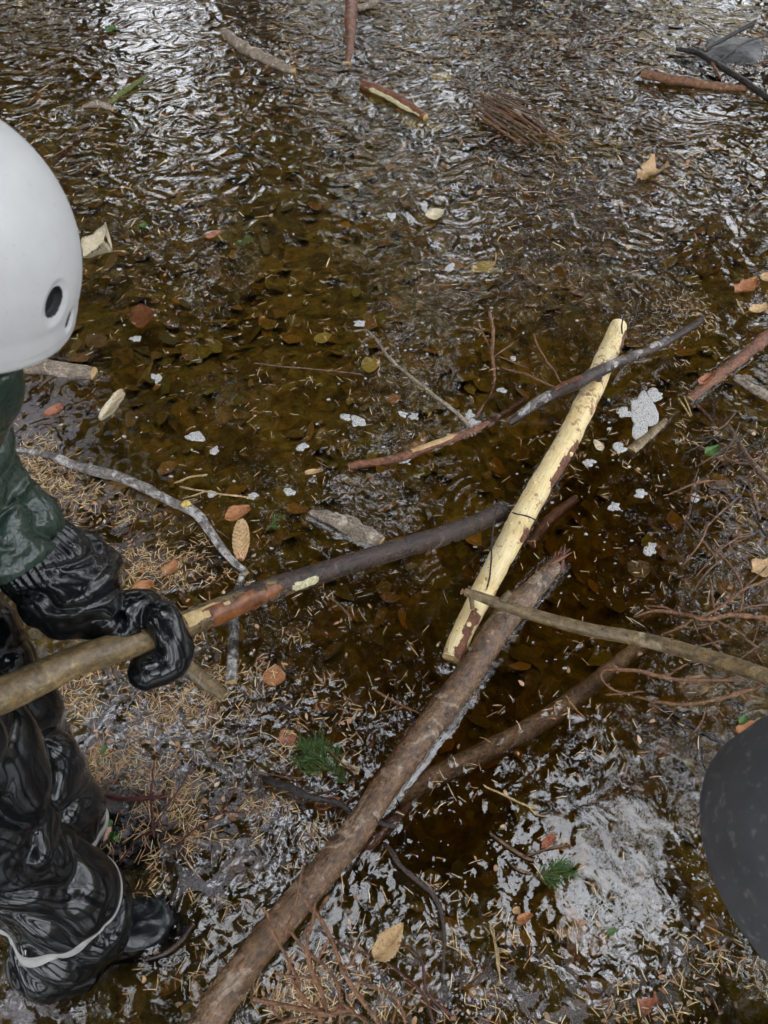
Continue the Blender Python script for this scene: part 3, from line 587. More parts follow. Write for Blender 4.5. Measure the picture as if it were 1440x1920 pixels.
# sticks bundle
root = empty('twig_bundle', P(970, 210), 'loose bundle of thin brown sticks floating near the top, right of the reddish log', 'twigs')
for k in range(34):
    a0 = random.uniform(0, 1); x0, y0 = 885+a0*60+random.gauss(0, 12), 195+random.gauss(0, 9)-a0*8; L = random.uniform(50, 120); sl_ = random.uniform(.35, .75)
    q = px_line([(x0, y0, .004+random.uniform(0, .03)), (x0+L*.5, y0+L*.5*sl_+random.gauss(0, 2), .01+random.uniform(0, .04)), (x0+L, y0+L*sl_, .004+random.uniform(0, .02))])
    g = G(); gtube(g, q, px_rad([3, 4, 2.5], q)*random.uniform(.7, 1.5), .03, 6, .2, 30, k, ends='round'); obj('stick', g, M[random.choice(['rust_twig', 'twig', 'twig', 'pale_bark'])], root)
# dry spruce branch at the bottom
def zz(pl, z0, z1): n = len(pl); return [(a, b, z0+(z1-z0)*i/(n-1)) for i, (a, b) in enumerate(pl)]
BR = [(zz([(720, 1935), (693, 1895), (660, 1851), (638, 1812), (617, 1754), (595, 1714), (559, 1671)], .09, .2), [8, 8, 8, 8, 7.5, 6.5, 5]),
      (zz([(565, 1775), (537, 1765), (541, 1729), (555, 1685), (566, 1642), (571, 1613)], .12, .24)[1:], 4),
      (zz([(603, 1925), (599, 1906), (563, 1862), (559, 1830), (537, 1787), (512, 1747), (490, 1700)], .08, .17), [8, 8, 7, 6.5, 6, 5, 4]),
      (zz([(566, 1765), (592, 1714), (617, 1678)], .15, .2), 5), (zz([(613, 1895), (599, 1851), (584, 1815), (577, 1765), (592, 1685)], .1, .2), [8, 8, 8, 6, 4]),
      (zz([(637, 1925), (635, 1855), (613, 1815), (570, 1776), (541, 1740)], .08, .15), [6, 7, 6, 5, 4]), (zz([(671, 1889), (602, 1900), (530, 1884), (469, 1873)], .1, .1), [7, 7, 7, 6]),
      (zz([(595, 1832), (548, 1826), (512, 1823)], .13, .13), 4), (zz([(650, 1845), (664, 1841), (707, 1855), (747, 1880), (762, 1925)], .13, .06), [5, 5, 5, 6, 5]),
      (zz([(613, 1895), (585, 1885), (550, 1830), (546, 1790)], .09, .14), [6, 6, 6, 4]), (zz([(584, 1835), (599, 1794), (617, 1762)], .14, .17), 4), (zz([(550, 1925), (520, 1905), (508, 1880)], .06, .1), 5),
      (zz([(693, 1920), (670, 1905), (640, 1880)], .1, .11), 5), (zz([(500, 1925), (560, 1910), (612, 1902)], .07, .1), 5), (zz([(735, 1925), (742, 1895), (752, 1870)], .05, .08), 4), (zz([(600, 1905), (640, 1900), (690, 1912)], .09, .07), 5), (zz([(640, 1816), (665, 1800), (671, 1765)], .15, .17), 4)]
twig('dry_spruce_branch', BR, 'rust_twig', 'dry leafless reddish spruce branch with many spiky twigs at the bottom edge', 'branch', bumps=.006, seg=8, amp=.2, wob=.002, pegs=260)
# thin red stems by the boots
st = twig('red_stemmed_shoots', [(zz([(220, 1627), (253, 1580), (287, 1550), (333, 1483), (370, 1420)], .0, .16), [4, 4, 4, 3, 2.5]), (zz([(290, 1573), (285, 1525), (283, 1483), (290, 1427)], .02, .16), [4, 4, 4, 3]), (zz([(323, 1590), (360, 1560), (407, 1530), (430, 1500), (450, 1470)], .0, .13), [4, 4, 4, 3, 2.5]), (zz([(407, 1530), (430, 1524), (465, 1527)], .08, .1), 3), (zz([(310, 1520), (325, 1518), (345, 1508)], .08, .1), 2.5)], 'redstem', 'thin dark red leafless shoots rising beside the far boot', 'plant')
twig('red_stick_flat', [(Z([(175, 1488), (205, 1493), (235, 1498), (300, 1493), (320, 1488)], .012), [4, 8, 9, 8, 5])], 'redstem', 'dark red stick lying flat in the needles beside the pair of boots', 'stick', bumps=.003)
twig('long_red_twig', [([(690, 1560, .05), (640, 1660, .02), (600, 1720, .01)][:0] or [(600, 1745, .01), (655, 1775, .014), (720, 1800, .02), (790, 1860, .02), (815, 1925, .02)], [3, 4, 4, 5, 5]), ([(740, 1730, .01), (760, 1770, .02), (790, 1800, .02), (800, 1860, .02), (850, 1905, .02)], [3, 4, 4, 5, 6])], 'redstem', 'long dark red twigs beneath the large tan leaf at the bottom', 'twig', bumps=.002)
twig('needle_twig', [([(590, 1380, .004), (625, 1415, .01), (655, 1440, .012), (680, 1448, .01)], [3, 4, 4, 3]), ([(475, 1452, .006), (520, 1455, .01), (580, 1462, .012)], 3.5)], 'rust_twig', 'thin reddish twig running past the green sprig to the thickest log')

root = empty('twig_tangle', P(1380, 1000), 'tangle of thin brown twigs crossing above the water along the right edge', 'twigs')
for k in range(40):
    x0, y0 = random.uniform(1290, 1470), random.uniform(780, 1230); L = random.uniform(40, 130); th = random.choice([random.gauss(.9, .35), random.gauss(-.35, .3), random.gauss(2.2, .3)]); z0 = random.uniform(.0, .05)
    q = px_line([(x0-L/2*math.cos(th), y0-L/2*math.sin(th), z0), (x0+random.gauss(0, 5), y0+random.gauss(0, 5), z0+.02), (x0+L/2*math.cos(th), y0+L/2*math.sin(th), z0+random.uniform(-.01, .03))])
    g = G(); gtube(g, q, px_rad([2.2, 3, 1.8], q)*random.uniform(.6, 1.4), .012, 6, .25, 60, k, ends='round', bumps=.0012); obj('stick', g, M[random.choice(['rust_twig', 'twig', 'twig', 'black_twig'])], root)
# ------------------------------------------------------------------ leaves
def leaf_geo(a, b, w, curl=.15, ser=.06, seed=0, kind='birch', z_lift=0.0):
    a = np.asarray(a, float); b = np.asarray(b, float); L = np.linalg.norm(b-a); u = (b-a)/L
    s = np.cross([0, 0, 1.0], u); s /= np.linalg.norm(s); nrm = np.cross(u, s)
    nu, nv = 22, 11; U = np.linspace(0, 1, nu); V = np.linspace(-1, 1, nv)
    if kind == 'birch': prof = np.sin(np.pi*U**.72)**.75
    elif kind == 'torn': prof = np.clip(.75+.5*vnoise(np.stack([U*4+seed, U*0], 1), 1, seed)-.5*(U > .96)-.3*(U < .03), .15, 1)
    else: prof = np.sin(np.pi*U**.9)**.6
    prof = prof*(1+ser*np.where(np.arange(nu) % 2, 1, -1))
    asym = 1+.25*vnoise(np.stack([U*3+seed*3.1, U*0], 1), 1, seed+2)
    X = U[:, None]+.03*vnoise(np.stack([U[:, None]*5+V[None]*2, V[None]*4+U[:, None]*0], -1), 1, seed)
    Y = V[None]*prof[:, None]*w/2*np.where(V[None] > 0, asym[:, None], 1)
    Z_ = curl*w*(V[None]**2)*(.5+.8*U[:, None])+curl*L*.5*(U[:, None]-.4)**2+.06*L*vnoise(np.stack([U[:, None]*3+V[None]*0, V[None]*2+U[:, None]*0+seed], -1), 1, seed+7)+z_lift
    p = a+X[..., None]*L*u+Y[..., None]*s+Z_[..., None]*nrm
    top = p.reshape(-1, 3); bot = top-nrm*.0007; idx = np.arange(nu*nv).reshape(nu, nv)
    f = np.stack([idx[:-1, :-1], idx[1:, :-1], idx[1:, 1:], idx[:-1, 1:]], -1).reshape(-1, 4)
    rim = list(idx[0, :])+list(idx[1:, -1])+list(idx[-1, -2::-1])+list(idx[-2:0:-1, 0]); N = nu*nv
    ff = f.tolist()+(f[:, ::-1]+N).tolist()+[(rim[i], rim[(i+1) % len(rim)], rim[(i+1) % len(rim)]+N, rim[i]+N) for i in range(len(rim))]
    uv = np.stack([np.repeat(U[:, None]*L, nv, 1)+np.abs(Y)*.8, Y], -1).reshape(-1, 2)
    return np.vstack([top, bot]), ff, np.vstack([uv, uv])
def leaf(x0, y0, x1, y1, wpx, mat, label, z=.003, curl=.12, group=None, kind='birch', stem=True, seed=None, name='fallen_leaf', cat='leaf'):
    a, b = P(x0, y0, z), P(x1, y1, z); dep = a[1]*cp-(a[2]-H)*sp_; seed = seed if seed is not None else int(x0*7+y0) % 997
    ang = math.atan2(y1-y0, x1-x0); fs = 1/abs(ray(x0, y0)[2]); w = wpx*dep/F*(1+(fs-1)*abs(math.cos(ang)))
    v, f, uv = leaf_geo(a, b, w, curl, seed=seed, kind=kind); g = G(); g.add(v, f, uv)
    o = obj(name, g, M[mat], None, a); tag(o, label, cat, group)
    if stem:
        s = G(); d = (a-b)/np.linalg.norm(b-a); L = np.linalg.norm(b-a)*.35
        gtube(s, [a-d*.004+np.array([0, 0, .001]), a+d*L*.5+np.array([0, .002, .002]), a+d*L], [.0011, .0008, .0006], .01, 5); obj('stem', s, M['leaf_brown'], o)
    return o
leaf(702, 1800, 756, 1732, 52, 'leaf_tan', 'large tan leaf lying on twigs at the bottom middle', .025, .1)
leaf(512, 1286, 518, 1246, 42, 'leaf_orange', 'bright orange birch leaf floating alone below the held pole', .003, .05)
leaf(421, 974, 470, 958, 26, 'leaf_orange', 'curled orange leaf just above the spruce cone by the lichen branch', .006, .3)
leaf(243, 1118, 290, 1098, 34, 'leaf_orange', 'orange leaf beside the black mitten, among needles', .006, .25)
leaf(305, 1075, 335, 1062, 22, 'leaf_orange', 'small orange scrap of leaf between mitten and lichen branch', .004, .3, stem=False, kind='torn')
leaf(545, 1400, 530, 1368, 34, 'leaf_red', 'dull red brown leaf under the needles left of the green sprig', .002, .05)
leaf(155, 480, 212, 474, 40, 'leaf_pale', 'crumpled pale cream leaf right of the white helmet', .01, .45, kind='torn', stem=False)
leaf(85, 780, 120, 768, 18, 'leaf_red', 'small curled reddish leaf near the green sleeve', .008, .4)
leaf(190, 790, 236, 742, 22, 'leaf_pale', 'olive cream half sunken leaf left of open dark water', -.004, .4, stem=False, kind='torn')
leaf(1198, 338, 1232, 318, 24, 'leaf_tan', 'pale orange crumpled leaf in the grey scum at the upper right', .008, .35, kind='torn')
leaf(800, 410, 832, 402, 18, 'leaf_pale', 'pale cream leaf floating in the upper middle', .004, .2, stem=False)
leaf(1378, 548, 1415, 540, 20, 'leaf_orange', 'ragged orange brown leaf near the right edge', .006, .4, kind='torn', stem=False)
leaf(1425, 520, 1462, 530, 18, 'leaf_tan', 'tan leaf cut off by the right edge above the ragged orange one', .006, .3)
leaf(1405, 585, 1440, 575, 14, 'leaf_tan', 'small tan leaf just below the ragged orange one at right', .004, .25)
leaf(386, 445, 416, 438, 10, 'leaf_red', 'small red leaf floating right of the crumpled cream one', .004, .2)
leaf(572, 888, 606, 884, 9, 'leaf_tan', 'narrow tan leaf afloat left of the rust stick cut end', .003, .3)
leaf(760, 232, 798, 226, 34, 'leaf_yellow', 'dull yellow sunken leaf under the small reddish log', -.03, .1)
leaf(812, 152, 845, 140, 18, 'leaf_yellow', 'olive yellow sunken leaf at the top, right of the small logs', -.02, .1)
leaf(245, 600, 292, 590, 46, 'leaf_red', 'round rusty leaf on the pond bed right of the helmet vents', -.07, .08, stem=False)
leaf(160, 650, 205, 632, 34, 'leaf_brown', 'broad brown leaf on the pond bed just right of the helmet rim', -.08, .1, stem=False)
leaf(590, 640, 622, 628, 16, 'leaf_yellow', 'olive leaf on the pond bed left of the arching twig', -.06, .1, stem=False)
leaf(678, 688, 714, 684, 26, 'leaf_yellow', 'yellowish sunken leaf below the start of the arching twig', -.05, .12, stem=False)
leaf(725, 752, 752, 745, 18, 'leaf_orange', 'small orange sunken leaf left of the arching twig middle', -.04, .1, stem=False)
leaf(398, 528, 408, 492, 18, 'leaf_brown', 'upright narrow brown leaf on the bed in the left upper half', -.05, .1)
leaf(884, 508, 930, 492, 18, 'leaf_yellow', 'olive sunken leaf in the scum above the peeled log', -.01, .1)
leaf(1178, 1072, 1220, 1062, 36, 'leaf_brown', 'dim brown leaf deep in the water right of the splintered log tip', -.07, .1, stem=False)
leaf(1280, 1300, 1330, 1275, 34, 'leaf_brown', 'wet brown leaf lying beneath the curled twig tip at right', -.004, .15, stem=False, kind='torn')
leaf(1408, 1075, 1462, 1055, 34, 'leaf_tan', 'large pinkish tan leaf at the right edge above the spiky branch', .008, .35, stem=False, kind='torn')
leaf(968, 1728, 998, 1716, 20, 'leaf_orange', 'small glossy orange leaf at the lower middle right', .004, .3)
leaf(962, 1712, 974, 1700, 12, 'leaf_tan', 'tiny tan leaf touching the small glossy orange one', .006, .3, stem=False)
leaf(1015, 1590, 1038, 1568, 18, 'leaf_red', 'curled brown leaf scrap near the knobbly twig', .008, .5, stem=False, kind='torn')
leaf(1200, 1890, 1232, 1872, 30, 'leaf_red', 'pinkish leaf near the bottom edge, nearest the camera', .003, .3, stem=False, kind='torn')
leaf(590, 1512, 640, 1498, 26, 'leaf_orange', 'rusty leaf tucked under the dark knobbly twig', .0, .2, stem=False)
leaf(1380, 1372, 1415, 1362, 18, 'leaf_orange', 'orange leaf scrap beside the top of the grey helmet', .006, .3, stem=False, kind='torn')
leaf(1324, 1345, 1352, 1330, 18, 'leaf_brown', 'brown leaf beside the curved twig', -.01, .2, stem=False)
leaf(640, 1430, 672, 1452, 22, 'leaf_pale', 'yellow white leaf bud touching the thickest log', .008, .5, stem=False, kind='torn')
leaf(1310, 720, 1336, 704, 14, 'leaf_red', 'red leaf caught on the flaking red branch', .012, .3, stem=False)
leaf(1130, 845, 1112, 830, 14, 'leaf_pale', 'small pale leaf below the largest foam patch', .004, .3, stem=False)
# ------------------------------------------------------------------ cones
def cone(x0, y0, x1, y1, wpx, label, z=.012, mat='leaf_tan'):
    a, b = P(x0, y0, z), P(x1, y1, z); L = np.linalg.norm(b-a); u = (b-a)/L; R = wpx/2*(a[1]*cp-(a[2]-H)*sp_)/F
    s = np.cross(u, [0, 0, 1.0]); s /= np.linalg.norm(s); n = np.cross(s, u)
    root = empty('spruce_cone', a, label, 'cone'); g = G(); t = np.linspace(0, 1, 12)
    gtube(g, [a+u*L*k for k in t], R*.8*np.sin(np.pi*(.12+.8*t))**.6, .004, 16, ends='round'); obj('core', g, M['leaf_red'], root)
    g = G()
    for k in range(170):
        t = k/170; th = k*2.39996; r = R*math.sin(math.pi*(.1+.82*t))**.6; c = a+u*L*t; d = s*math.cos(th)+n*math.sin(th); e = np.cross(u, d)
        h = L*.085; w = R*.34
        pts = [c+d*r*.7-e*w*.5, c+d*r*.7+e*w*.5, c+u*h*.7+d*r*1.02+e*w*.75, c+u*h*1.25+d*r*1.06, c+u*h*.7+d*r*1.02-e*w*.75]
        q = np.array(pts+[x-d*.0012 for x in pts])
        g.add(q, [(0, 1, 2, 3, 4), (9, 8, 7, 6, 5)]+[(i, (i+5), 5+(i+1) % 5, (i+1) % 5) for i in range(5)])
    obj('scales', g, M[mat], root, smooth_=False)
cone(450, 1050, 453, 982, 32, 'tan scaly spruce cone lying next to the end of the lichen branch')
# ------------------------------------------------------------------ green sprigs
def sprig(x0, y0, x1, y1, label, z=.003, n=34, nl=.013, side=2, name='spruce_sprig', spread=1.0, pale=False):
    a, b = P(x0, y0, z), P(x1, y1, z+.006); L = np.linalg.norm(b-a); g = G(); gtube(g, [a, (a+b)/2+np.array([0, 0, .004]), b], [.0014, .0012, .0007], .01, 6)
    root = obj(name, g, M['twig'], None, a); tag(root, label, 'sprig'); g = G()
    axes = [(a, b)]
    u0 = (b-a)/L; s0 = np.cross([0, 0, 1.], u0)
    for k in range(side):
        o_ = a+(b-a)*(.25+.5*k/max(1, side)); sg = 1 if k % 2 else -1; axes.append((o_, o_+(u0*.6+s0*sg*.6)*L*.45))
    for a_, b_ in axes:
        l = np.linalg.norm(b_-a_); u = (b_-a_)/l; s = np.cross([0, 0, 1.], u); s /= np.linalg.norm(s)
        for k in range(int(n*l/L)+6):
            t = random.random(); o_ = a_+(b_-a_)*t; th = random.uniform(-1.4, 1.4)*spread
            d = u*.75+(s*math.sin(th)*1.1+np.array([0, 0, 1])*math.cos(th)*.45); d /= np.linalg.norm(d); ll = nl*random.uniform(.7, 1.1)
            gtube(g, [o_, o_+d*ll], [.0009, .0006], .02, 4)
    obj('needles', g, M['spruce_green'], root); return root
sprig(498, 996, 528, 968, 'small yellow green spruce tip floating right of the spruce cone', nl=.011)
sprig(655, 1470, 565, 1395, 'large green spruce sprig half sunken left of the thickest log', n=90, nl=.02, side=4)
sprig(560, 1450, 600, 1380, 'dark green spruce sprig with long needles overlapping the larger sprig', n=50, nl=.02, side=2)
sprig(1002, 1642, 1072, 1632, 'bright green spruce sprig at the end of the knobbly twig', n=60, nl=.022, side=2)
sprig(440, 457, 472, 452, 'little yellow green spruce tip in the upper left water', nl=.022, n=24)
# green leafed seedling and small loose green leaves
def seedling(pts, label, name='seedling'):
    root = None; x0, y0 = pts[0]
    g = G(); gtube(g, px_line([(x0, y0+26, 0), (x0, y0, .03)]), [.0012, .0009], .01, 6); root = obj(name, g, M['redstem']); tag(root, label, 'plant')
    for k, (x, y) in enumerate(pts):
        v, f, uv = leaf_geo(P(x, y, .025), P(x+(14 if k % 2 else -12), y-12+8*(k % 3), .035), .013, .25, seed=k); g = G(); g.add(v, f, uv); obj('leaf', g, M['leaf_green'], root)
seedling([(210, 1548), (212, 1565), (222, 1572), (204, 1572)], 'tiny plant with bright green leaves beside the far boot')
leaf(190, 1415, 202, 1396, 10, 'leaf_green', 'small upright green leaf among the needles right of the black trousers', .02, .3)
leaf(1138, 1752, 1156, 1742, 12, 'leaf_green', 'bright green leaf afloat in the silvery water at the lower right', .004, .2, stem=False)
leaf(1322, 855, 1346, 840, 16, 'leaf_green', 'green leaf at the right edge amid scraggly twigs', .006, .3, stem=False)
leaf(1386, 1358, 1400, 1342, 14, 'leaf_green', 'green leaf just above the grey helmet', .006, .3, stem=False)
leaf(268, 427, 272, 420, 12, 'leaf_green', 'tiny green leaf floating at the upper left near the white helmet', .003, .2, stem=False)
leaf(200, 60, 218, 53, 10, 'leaf_green', 'green leaf near the top left corner', .003, .2, stem=False)
# ------------------------------------------------------------------ foam
def foam_geo(x, y, w, h, seed, z=.0015, thick=.0028, lob=.25):
    n = 34; a = np.linspace(0, 2*math.pi, n, endpoint=False); rr = 1+lob*vnoise(np.stack([np.cos(a)*1.6+seed*3.3, np.sin(a)*1.6], 1), 1, seed)+.08*vnoise(np.stack([np.cos(a)*6+seed, np.sin(a)*6], 1), 1, seed+1)
    rings = []
    for k, (s, zz_) in enumerate(((1.0, -.001), (1.02, .3), (.93, .75), (.75, 1.0), (.5, 1.05), (.25, 1.0))):
        c = [P(x+math.cos(t)*w/2*r*s, y+math.sin(t)*h/2*r*s, z) for t, r in zip(a, rr)]; c = np.array(c); c[:, 2] += thick*zz_+(.0008*vnoise(c, 260, seed) if k > 1 else 0); rings.append(c)
    c0 = P(x, y, z+thick); V = np.vstack(rings+[c0[None]]); f = []
    for k in range(len(rings)-1):
        for j in range(n): f.append((k*n+(j+1) % n, k*n+j, (k+1)*n+j, (k+1)*n+(j+1) % n))
    k = len(rings)-1
    for j in range(n): f.append((k*n+(j+1) % n, k*n+j, (k+1)*n))
    return V, f
FO = [(1205, 785, 46, 74, 'largest foam patch, tall and white, right of the peeled log'), (1228, 742, 30, 20, 'white foam blob touching the upper right of the largest foam patch'), (1168, 774, 28, 16, 'oval foam blob left of the largest foam patch'), (1163, 842, 26, 18, 'grey white foam blob below the largest patch at its left'),
      (366, 820, 32, 20, 'oval white foam blob in open water above the lichen branch'), (404, 845, 16, 13, 'round white foam dot lower right of the oval blob above the lichen branch'), (671, 790, 29, 18, 'white foam blob in the middle of the open water'), (648, 783, 18, 13, 'foam blob touching the left of the one in the middle of the open water'), (756, 776, 15, 11, 'left one of two foam dots right of mid water'), (776, 781, 15, 12, 'right one of two foam dots right of mid water'),
      (567, 837, 20, 13, 'foam blob left of the rust stick'), (295, 709, 19, 17, 'round foam blob at the left, brightest there'), (673, 607, 20, 12, 'foam blob just above the start of the arching twig'), (756, 862, 20, 13, 'foam clinging to the middle of the rust stick'), (888, 802, 34, 26, 'foam at the foot of the arching twig'), (842, 822, 22, 20, 'foam on the rust stick left of the arching twig foot'), (880, 780, 18, 16, 'foam just above the foot of the arching twig'),
      (942, 733, 18, 8, 'flat foam fleck left of the dark grey branch'), (544, 922, 20, 16, 'foam blob in the water right of the pale foam knotted twig'), (398, 927, 12, 12, 'left foam knot on the pale twig'), (474, 930, 22, 12, 'right foam knot on the pale twig'), (1104, 867, 20, 12, 'small foam blob right of the peeled log middle'), (1152, 950, 20, 16, 'foam blob in dark water far right of the peeled log'), (1202, 926, 26, 16, 'foam blob upper right of a similar one in dark water'), (1220, 1028, 22, 22, 'round foam bubble near the rippled reflection'), (1305, 935, 18, 18, 'bright foam bubble left of the scraggly branch'), (254, 636, 18, 10, 'small flat foam fleck near the helmet rim'), (735, 407, 16, 12, 'small foam fleck high in the open water'), (843, 502, 20, 14, 'foam fleck at the edge of the upper scum'), (962, 672, 10, 8, 'tiny foam fleck by the drowned branch')]
for k, (x, y, w, h, lb_) in enumerate(FO):
    v, f = foam_geo(x, y, w, h, k, lob=.7 if k == 0 else .55); g = G(); g.add(v, f); tag(obj('foam_patch', g, M['foam'], None, P(x, y, 0)), 'white '+lb_ if 'white' not in lb_ else lb_, 'foam', 'foam patches on the water')
# small foam specks, plus glints on the water painted as white flecks
g = G(); k = 0
while k < 420:
    x, y = random.uniform(0, 1440), random.uniform(0, 1900)
    dn = float(blobs(np.array([x]), np.array([y]), [(600, 700, 500, 300, .5), (1150, 1000, 260, 260, .8), (1000, 350, 450, 300, .7), (750, 1650, 500, 260, .35), (330, 300, 330, 200, .8)])[0])
    if random.random() > dn: continue
    s = random.choice([1.5, 2, 2, 2.5, 2.5, 3, 3, 4, 5]); v, f = foam_geo(x, y, s*random.uniform(1, 1.9), s*.8, k, thick=.002); 
    idx = np.arange(0, 34, 4)
    g.add(v, f); k += 1
tag(obj('foam_and_glint_specks', g, M['foam'], None, (0, 0, 0)), 'tiny white foam flecks and painted glints scattered over the water', 'foam', kind='stuff')
# ------------------------------------------------------------------ floating needle litter
ND = [(330, 1330, 200, 130, .85), (250, 1440, 180, 120, .8), (480, 1400, 130, 90, .6), (450, 1540, 170, 100, .75), (380, 1640, 120, 60, .5), (130, 960, 90, 60, .85), (290, 1075, 150, 60, .45), (220, 1010, 120, 60, .5), (560, 1190, 110, 60, .13), (500, 1330, 80, 60, .3),
      (650, 1880, 170, 70, .7), (420, 1840, 120, 60, .35), (1330, 1840, 150, 60, .45), (1160, 1910, 170, 30, .35), (760, 1760, 120, 90, .35), (960, 1720, 130, 100, .12), (60, 870, 60, 60, .5), (820, 1900, 120, 50, .6), (250, 1250, 60, 50, .8),
      (1150, 350, 300, 130, .28), (1000, 90, 380, 90, .3), (560, 130, 200, 110, .16), (150, 300, 200, 130, .3), (300, 420, 160, 80, .3), (1400, 110, 110, 70, .7), (1380, 620, 100, 100, .2), (1400, 900, 80, 120, .15), (900, 440, 160, 80, .22), (600, 700, 400, 250, .016), (1000, 1350, 350, 250, .03), (1250, 1130, 150, 80, .05), (1180, 860, 180, 120, .05)]
def litter(n, xr, yr, dens, cols, lr, rr, seed, zr=(.0028, .0055), extra=None, boost=1.0):
    rng = np.random.default_rng(seed); x = rng.uniform(*xr, n); y = rng.uniform(*yr, n); px, py = to_px(x, y)
    d = blobs(px, py, dens); cl = .42+1.25*vnoise(np.stack([x, y], -1), 15, seed)+.7*vnoise(np.stack([x, y], -1), 48, seed+1)
    keep = (rng.random(n) < (d*np.clip(cl, .03, 1.5)+.003)*boost) & (px > -260) & (px < 1700) & (py > -160) & (py < 2150)
    x, y, d = x[keep], y[keep], d[keep]; n = len(x)
    L = rng.uniform(*lr, n)*np.where(rng.random(n) < .12, 1.5, 1); R = rng.uniform(*rr, n); th = rng.uniform(0, 2*math.pi, n) 
    tl = rng.normal(0, .16, n)*(.4+d); z = rng.uniform(*zr, n)+.004*d*rng.random(n)
    bend = rng.normal(0, .03, n)*L; D = np.stack([np.cos(th), np.sin(th), np.sin(tl)], -1); Sd = np.stack([-np.sin(th), np.cos(th), 0*th], -1)
    c = np.stack([x, y, z], -1); V = []
    for k, t in enumerate((-.5, 0, .5)):
        o_ = c+D*(L*t)[:, None]+Sd*(bend*(1 if k == 1 else 0))[:, None]
        for q in range(3):
            ph = q*2.0944+.5; V.append(o_+(Sd*math.cos(ph)+np.array([0, 0, 1.])*math.sin(ph))*(R*(1 if k == 1 else .6))[:, None])
    V = np.stack(V, 1); b0 = (np.arange(n)*9)[:, None]; fs = []
    for k in (0, 1):
        for q in range(3): fs.append(np.concatenate([b0+k*3+q, b0+k*3+(q+1) % 3, b0+(k+1)*3+(q+1) % 3, b0+(k+1)*3+q], 1))
    Fq = np.concatenate(fs); cc = np.array(cols); ci = rng.integers(0, len(cc), n); col = cc[ci]*rng.uniform(.7, 1.2, (n, 1))
    col = np.repeat(col[:, None], 9, 1).reshape(-1, 3); V = V.reshape(-1, 3)
    return V, Fq, col, np.stack([x, y, L, th], -1)
NC = [(.72, .54, .28), (.66, .46, .21), (.6, .38, .17), (.5, .27, .11), (.75, .62, .38), (.4, .2, .09), (.7, .52, .32), (.3, .15, .07)]
v, f, c, NEED = litter(150000, (-1.3, 1.1), (-.05, 2.3), ND, NC, (.013, .026), (.0006, .0011), 5, boost=1.3)
tag(link('needle_litter', raw_mesh('needle_litter', v, f, M['tint'], col=c)), 'dry straw coloured spruce needles floating on the water', 'needles', kind='stuff')
v, f, c, NF = litter(26000, (-3.4, 3.6), (2.3, 6.2), ND, NC, (.02, .05), (.0013, .0026), 6, boost=1.0)
tag(link('far_needle_litter', raw_mesh('far_needle_litter', v, f, M['tint'], col=c)), 'straw and brown needles floating on the far water', 'needles', kind='stuff')
# brown bits: bud scales, bark crumbs, bits of leaf, in the scum and on the bed
def flakes(n, xr, yr, dens, cols, sr, zf, seed, boost=1.0, tilt=.25, name='litter'):
    rng = np.random.default_rng(seed); x = rng.uniform(*xr, n); y = rng.uniform(*yr, n); px, py = to_px(x, y)
    d = blobs(px, py, dens) if dens else np.ones(n); cl = .55+.9*vnoise(np.stack([x, y], -1), 9, seed)
    keep = (rng.random(n) < d*np.clip(cl, .05, 1.3)*boost) & (px > -300) & (px < 1750) & (py > -200) & (py < 2200); x, y = x[keep], y[keep]; n = len(x)
    s = rng.uniform(*sr, n); th = rng.uniform(0, 6.283, n); asp = rng.uniform(.45, .95, n); K = 9; a = np.linspace(0, 2*math.pi, K, endpoint=False)
    nx, ny = rng.normal(0, tilt, n), rng.normal(0, tilt, n); z = zf(x, y, rng)
    r = np.array([1, .9, .8, .85, 1, .85, .8, .9, 1.])[None]*rng.uniform(.75, 1.15, (n, K)); r[:, 0] *= 1.35
    lx = np.cos(a)[None]*r*s[:, None]; ly = np.sin(a)[None]*r*(s*asp)[:, None]
    X = lx*np.cos(th)[:, None]-ly*np.sin(th)[:, None]; Y = lx*np.sin(th)[:, None]+ly*np.cos(th)[:, None]; Z_ = X*nx[:, None]+Y*ny[:, None]+(ly**2)/(s[:, None])*rng.uniform(-.6, .6, (n, 1))
    V = np.stack([x[:, None]+X, y[:, None]+Y, z[:, None]+Z_], -1); C0 = np.stack([x, y, z], -1)[:, None]; V = np.concatenate([V, C0], 1)
    b0 = np.arange(n)[:, None]*(K+1); F3 = np.concatenate([np.concatenate([b0+j, b0+(j+1) % K, b0+K], 1) for j in range(K)])
    cc = np.array(cols); col = cc[rng.integers(0, len(cc), n)]*rng.uniform(.6, 1.3, (n, 1)); col = np.repeat(col[:, None], K+1, 1).reshape(-1, 3)
    return V.reshape(-1, 3), F3, col
BC = [(.2, .14, .04), (.25, .17, .04), (.2, .15, .045), (.28, .16, .04), (.15, .12, .04), (.24, .21, .05), (.34, .18, .04), (.12, .09, .035)]
v1, f1, c1 = flakes(16000, (-2.9, 2.9), (-.1, 6.0), None, BC, (.014, .04), lambda x, y, r: ground_z(x, y)+.012+r.uniform(-.008, .02, len(x)), 21, .5, .3)
tag(link('sunken_leaf_litter', raw_mesh('sunken_leaf_litter', v1, f1, M['tint'], col=c1, smooth_=False)), 'brown and amber leaves covering the pond bed', 'leaf litter', kind='stuff')
SC = [(.45, .3, .18), (.35, .2, .1), (.25, .13, .07), (.5, .38, .26), (.16, .1, .06), (.4, .22, .12)]
v1, f1, c1 = flakes(30000, (-1.3, 1.1), (-.05, 2.3), ND, SC, (.002, .008), lambda x, y, r: r.uniform(.001, .003, len(x)), 22, 1.0, .2)
v2, f2, c2 = flakes(26000, (-3.4, 3.6), (2.2, 6.2), ND, SC, (.004, .013), lambda x, y, r: r.uniform(.001, .004, len(x)), 23, .42, .2)
